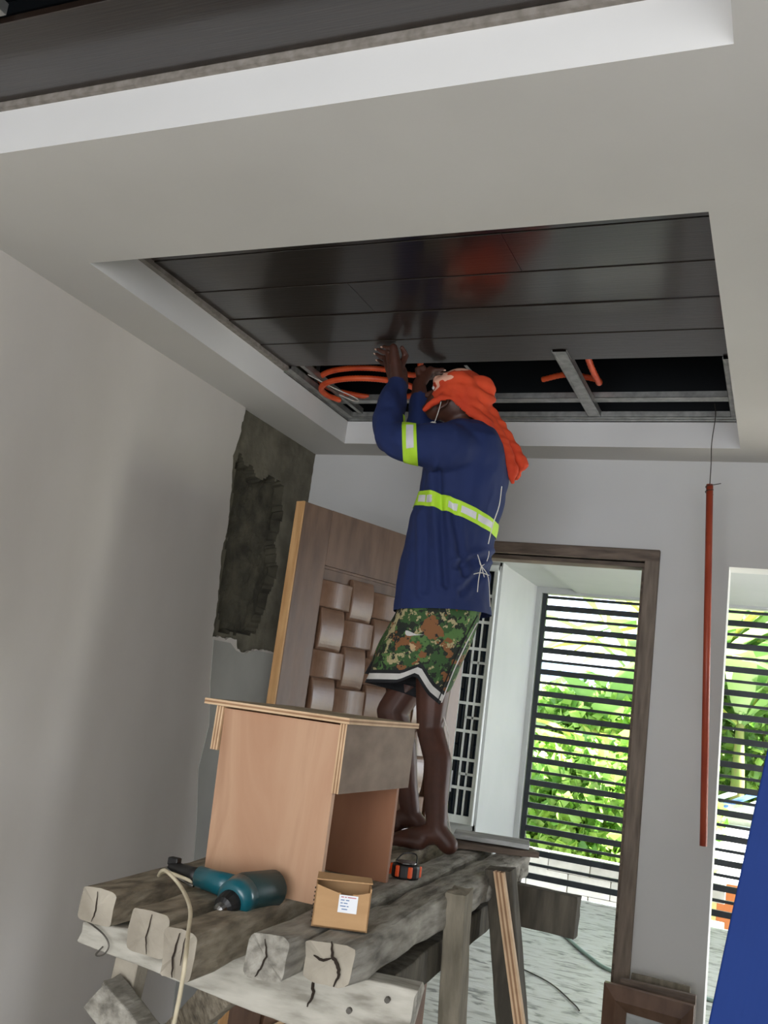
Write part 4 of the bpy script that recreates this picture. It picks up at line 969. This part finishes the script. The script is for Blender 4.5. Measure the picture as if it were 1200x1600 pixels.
for nm, xo, m in (('piping', 0, WHITEF), ('piping', -6, BLACKF)):
    pts = [hit(752+xo-(752-690)*t-4*math.sin(t*3.1), 962+(1098-962)*t) for t in [i/12 for i in range(13)]]; pts = [p for p in pts if p]
    if len(pts) > 3:
        bm = bmesh.new(); tube(bm, catmull(pts, 3), .0022, 6); obj(nm, bm, m, parent=body)
# ---- head wrap
E_ = bmesh.new()
ellipsoid(E_, hc+hup*.028-fd*.020, (fd*.118, hs*.100, hup*.112), 28, 18)
for k, (tz, w_, tilt, rr0) in enumerate(((.045, .019, .03, .98), (.020, .020, -.02, 1.03), (-.006, .020, -.06, 1.03), (.070, .018, .05, .84), (-.028, .018, -.09, .99))):
    ring = []
    for i in range(25):
        a_ = 2*math.pi*i/24; c_, s_ = math.cos(a_), math.sin(a_)
        front = max(0, c_)
        z_ = tz+tilt*c_*-.55+(.012*math.sin(3*a_+k))
        if abs(s_) > .75 and tz < .03: z_ += .022*(abs(s_)-.75)/.25*2
        ring.append((hc-fd*.020+fd*c_*.113*rr0+hs*s_*.094*rr0+hup*(z_+.01), w_))
    chain(E_, ring, 10)
# back knot and hanging tail
kb = pp(762, 655, .0)
chain(E_, [(hc-fd*.10+hup*.02, .055), (pp(752, 645, .0), .042), (pp(770, 668, .0), .030)])
for (pts, r0, r1) in (([(742, 632, -.06), (768, 662, -.04), (788, 700, -.03), (801, 735, -.03)], .028, .027),
                      ([(752, 628, -.02), (778, 662, .0), (800, 700, .02), (815, 726, .03)], .026, .028),
                      ([(748, 640, .04), (772, 672, .05), (790, 710, .05), (806, 742, .04)], .022, .022),
                      ([(740, 650, -.08), (765, 668, -.06), (782, 690, -.05), (793, 725, -.04), (801, 752, -.03)], .017, .013),
                      ([(690, 622, -.085), (715, 628, -.10), (738, 645, -.095), (762, 664, -.075)], .018, .024),
                      ([(664, 640, -.06), (678, 628, -.08), (695, 622, -.09), (712, 624, -.09)], .012, .016)):
    P_ = [pp(*p) for p in pts]; n_ = len(P_); chain(E_, [(p, r0+(r1-r0)*i/(n_-1)) for i, p in enumerate(P_)], 10)
tw = fuse(E_, .0055, 5, .55)
tw.transform(Matrix.Translation(-hc))
rt = Matrix((fd, hs, hup)).transposed()
wrap = bpy.data.objects.new('head_wrap', tw); tw.materials.append(TURB); COL.objects.link(wrap); wrap.location = hc; wrap.parent = body; wrap['label'] = 'orange cloth head wrap with pale print and a hanging tail'
for p in tw.polygons: p.use_smooth = True
# cut the wrap away from the lower face
bm = bmesh.new(); bm.from_mesh(tw)
def px_of(p):
    q = p-CAM; c = (q.dot(RX), q.dot(UX), q.dot(_f)); return 600+F_PX*c[0]/c[2], 800-F_PX*c[1]/c[2]
rim = [(600, 660), (655, 650), (672, 641), (690, 627), (703, 625), (722, 642), (745, 661), (772, 674)]
def below(p):
    x, y = px_of(p+hc)
    if x > 770: return False
    for (xa, ya), (xb, yb) in zip(rim, rim[1:]):
        if xa <= x <= xb: return y > ya+(yb-ya)*(x-xa)/(xb-xa)
    return False
dl = [v for v in bm.verts if below(v.co) and v.co.z < .05]
bmesh.ops.delete(bm, geom=dl, context='VERTS'); bm.normal_update()
for v in bm.verts:
    q_ = v.co; v.co = q_+v.normal*(.006*noise.noise(V((q_.dot(hup)*44+q_.dot(fd)*20, q_.dot(fd)*8, q_.dot(hs)*8))))
bm.to_mesh(tw); bm.free()
solid(wrap, .003)
bm = bmesh.new(); tube(bm, catmull([pp(689, 628, -.095), pp(686, 640, -.10), pp(682, 652, -.10), pp(679, 660, -.105)], 4), .0016, 5); obj('mask_strap', bm, WHITEC, parent=body)
bm = bmesh.new(); ellipsoid(bm, pp(677, 661, -.105), (PU*.012, PVv*.006, PZ*.006), 10, 6); obj('mask_strap', bm, WHITEC, parent=body)
# loose white drawstrings at the hip
bm = bmesh.new()
hips_ = [[(757, 850), (764, 862), (760, 878), (752, 884), (749, 876)], [(752, 884), (757, 905), (756, 930)], [(753, 885), (763, 903), (766, 948)], [(752, 884), (748, 905), (746, 925)], [(740, 897), (752, 895), (764, 899)], [(752, 884), (746, 866)]]
for pth in hips_:
    tube(bm, catmull([pp(x, y, -.135 if x < 756 else -.09) for x, y in pth], 5), .0016, 5)
dsg = obj('drawstring', bm, WHITEC, parent=body, label='loose white threads knotted at the hip'); dsg['kind'] = 'stuff'
bm = bmesh.new(); tube(bm, catmull([pp(784, 760, -.12), pp(780, 790, -.12), pp(770, 820, -.12), pp(763, 850, -.12)], 5), .002, 6); obj('side_tie', bm, WHITEC, parent=body)
bm = bmesh.new(); tube(bm, catmull([pp(691, 1104, -.09), pp(693, 1120, -.10), pp(700, 1145, -.10), pp(701, 1175, -.10), pp(696, 1215, -.10), pp(697, 1255, -.09), pp(704, 1300, -.05), pp(706, 1318, -.03)], 6), .0022, 6)
obj('thin_cord', bm, WHITEC, parent=body, label='thin white cord hanging from the shorts')
# ================================================================== OUTSIDE
obj('ground', boxm((-60, 9.0, -.90), (60, 120, -.60)), GROUND, kind='structure')
lw = empty('garden_wall', (-1.5, 9.45, 0), 'low wall of pale blocks just outside the far grille', 'wall')
bmk = boxm((-.196, -.06, -.082), (.196, .06, .082)); mek = bpy.data.meshes.new('block'); bmesh.ops.bevel(bmk, geom=bmk.edges[:], offset=.008, segments=1); bmesh.ops.recalc_face_normals(bmk, faces=bmk.faces[:]); bmk.to_mesh(mek); bmk.free(); mek.materials.append(BLOCKM)
for r_ in range(-3, 2):
    for i in range(8):
        o = bpy.data.objects.new('block', mek); COL.objects.link(o); o.location = (-3.6+i*.4+.2*(r_ % 2)-lw.location.x, 0, (.055+.168*r_)); o.parent = lw; o.rotation_euler = (0, rnd.uniform(-.01, .01), rnd.uniform(-.02, .02))
def leafblade(bm, base, direc, length, width, droop, fold=.25, seg=9, mi=0, ragged=0, rs=None):
    direc = V(direc).normalized(); side = direc.cross(V((0, 0, 1)));
    side = side.normalized() if side.length > .05 else V((1, 0, 0))
    p = V(base); d = direc.copy(); prev = None
    for i in range(seg+1):
        f = i/seg; w = width*(math.sin(math.pi*min(1, f*.92+.06))**.6)*.5
        up = side.cross(d).normalized()
        c = bm.verts.new(p); wl_1 = w*(1-(rs.random()*ragged if rs else 0)); wr_1 = w*(1-(rs.random()*ragged if rs else 0))
        l_ = bm.verts.new(p-side*wl_1+up*wl_1*fold); r2 = bm.verts.new(p+side*wr_1+up*wr_1*fold)
        if prev:
            for a, b in (((prev[0], prev[1]), (c, l_)), ((prev[2], prev[0]), (r2, c))):
                fc = bm.faces.new((a[0], b[0], b[1], a[1])); fc.material_index = mi; fc.smooth = True
        prev = (c, l_, r2)
        p = p+d*(length/seg); d = (d+V((0, 0, -droop/seg))).normalized()
def banana(x, y, h, n, seed, kind, lab):
    rs = random.Random(seed); g = empty('banana_plant', (x, y, -.6), lab, 'banana plant', 'banana plants beyond the grille')
    bm = bmesh.new(); tube(bm, [(x, y, -.6), (x+.03, y, h*.35), (x+.02, y, h*.62)], [.11, .09, .05], 10); obj('stalk', bm, STALK, parent=g, smooth=True)
    for i in range(n):
        a = i*2.399+rs.random()*.6; el = rs.uniform(.35, 1.15)
        base = V((x+.02, y, h*.6)); dr = V((math.cos(a)*math.cos(el), math.sin(a)*math.cos(el)*.7, math.sin(el)))
        L = h*rs.uniform(.50, .68); bm = bmesh.new()
        st_ = base+dr*.28; tube(bm, [base, st_], [.03, .018], 6)
        leafblade(bm, st_-dr*.05, dr, L, rs.uniform(.34, .5), rs.uniform(.7, 1.7), .28, 10, 0, .22, rs)
        obj('leaf', bm, BANL[kind if rs.random() < .65 else rs.randrange(3)], parent=g)
bans = [(-2.1, 12.6, 2.1, 13, 1, 0, 'green banana plant seen through the left of the doorway grille'), (-1.66, 13.2, 3.3, 12, 2, 1, 'tallest pale banana plant, centre of the doorway grille'), (-1.2, 14.2, 3.5, 14, 3, 2, 'yellowish banana plant at the right of the doorway grille'),
        (-1.9, 11.6, 1.6, 10, 4, 0, 'short dark green banana plant low behind the vines'), (-.95, 14.2, 4.3, 14, 5, 1, 'pale banana plant rising in the right-hand opening'), (-.2, 14.6, 4.4, 13, 6, 2, 'yellow-green banana plant at the far right of the right-hand opening'),
        (-3.1, 14.5, 2.0, 12, 7, 1, 'pale banana plant furthest left beyond the doorway grille'), (-.55, 14.0, 3.0, 12, 8, 0, 'green banana plant low in the right-hand opening')]
for b in bans: banana(*b)
def leafmass(name, cx, cy, cz, rx, ry, rz_, n, size, m, lab, cat, seed, surf=None):
    rs = random.Random(seed); vs = []; fs = []; mi = []
    for i in range(n):
        while True:
            q = V((rs.uniform(-1, 1), rs.uniform(-1, 1), rs.uniform(-1, 1)))
            if .35 < q.length < 1: break
        bump = 1+.25*noise.noise(q*2.5+V((seed, 0, 0)))
        c = V((cx+q.x*rx*bump, cy+q.y*ry*bump, cz+q.z*rz_*bump))
        if c.z < -.55: c.z = rs.uniform(-.55, 0)
        a = V((rs.gauss(0, 1), rs.gauss(0, 1), rs.gauss(0, .8))).normalized(); b = a.orthogonal().normalized(); b = (Matrix.Rotation(rs.uniform(0, 6.28), 3, a) @ b); s = size*rs.uniform(.6, 1.3)
        t = a.cross(b); k = len(vs)
        vs += [c-b*s*.5, c+t*s*.42+a*s*.08, c+b*s*.6, c-t*s*.42+a*s*.08]; fs += [(k, k+1, k+2, k+3)]; mi.append(0 if rs.random() < .75 else 1)
    me = bpy.data.meshes.new(name); me.from_pydata([tuple(v) for v in vs], [], fs); me.polygons.foreach_set('material_index', mi)
    return obj(name, me, m, label=lab, cat=cat, kind='stuff')
leafmass('vine_thicket', -2.0, 11.0, .35, 1.25, .6, 1.05, 8000, .13, [VINEL, VINED], 'bright green vine thicket filling the lower part of the doorway grille', 'vines', 1)
leafmass('vine_thicket', -2.2, 12.4, .9, 1.6, .5, 1.15, 6000, .15, [VINEL, VINED], 'taller vine tangle behind the bright green thicket, reaching the banana leaves', 'vines', 2)
leafmass('shrub', -.3, 15.0, 1.6, 1.5, .9, 1.9, 5000, .16, [TREEL, VINEL], 'leafy shrubs behind the banana plants in the right-hand opening', 'shrub', 3)
leafmass('tree_belt', -6, 24, .6, 14, 2.5, 1.9, 16000, .42, [TREEL, VINED], 'distant belt of trees below the hill', 'trees', 4)
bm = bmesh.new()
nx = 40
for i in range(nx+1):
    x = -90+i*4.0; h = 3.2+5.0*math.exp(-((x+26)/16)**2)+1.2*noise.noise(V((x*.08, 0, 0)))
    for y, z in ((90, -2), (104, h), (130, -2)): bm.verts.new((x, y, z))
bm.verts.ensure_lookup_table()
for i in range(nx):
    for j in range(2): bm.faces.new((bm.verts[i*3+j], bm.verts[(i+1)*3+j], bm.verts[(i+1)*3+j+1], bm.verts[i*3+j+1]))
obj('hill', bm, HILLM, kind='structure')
# orange house with pale metal roof beyond the right opening
hs_ = empty('orange_house', (-.2, 12.0, 0), 'low orange building with a pale metal roof, beyond the right-hand opening', 'building')
Y0 = 11.2
obj('wall', boxm((-.58, Y0, -.6), (2.6, Y0+1.7, .14)), HOUSEO, parent=hs_)
obj('corner_trim', boxm((-.63, Y0-.02, -.6), (-.56, Y0+.06, .14)), HOUSET, parent=hs_); obj('corner_trim', boxm((-.27, Y0-.02, -.6), (-.23, Y0, .14)), HOUSET, parent=hs_)
bm = bmesh.new(); prism(bm, [(-.95, Y0-.25, .10), (2.9, Y0-.25, .20), (2.9, Y0+1.8, .62), (-.95, Y0+1.8, .52)], (0, 0, .03)); obj('roof', bm, ROOFW, parent=hs_)
obj('upper_wall', boxm((-.8, Y0+1.85, -.2), (2.6, Y0+1.95, .80)), BLOCKM, parent=hs_)
for i in range(7):
    x = -1.0+i*.26; bm = bmesh.new(); bar(bm, (x, Y0+1.75, .70+.02*i), (x+.45, Y0+2.3, .92+.02*i), .12, .02); obj('roof_sheet', bm, ROOFB if i % 2 else ROOFW, parent=hs_)
bm = bmesh.new(); 
for i in range(5): ellipsoid(bm, (-1.42+.05*math.sin(i*2), 12.3+.02*i, 2.55+.05*math.cos(i*3)), (V((.05, 0, 0)), V((0, .04, 0)), V((0, 0, .05))), 8, 5)
obj('flower', bm, PINKF, label='pink blossom among the banana leaves, right part of the doorway', cat='flower')
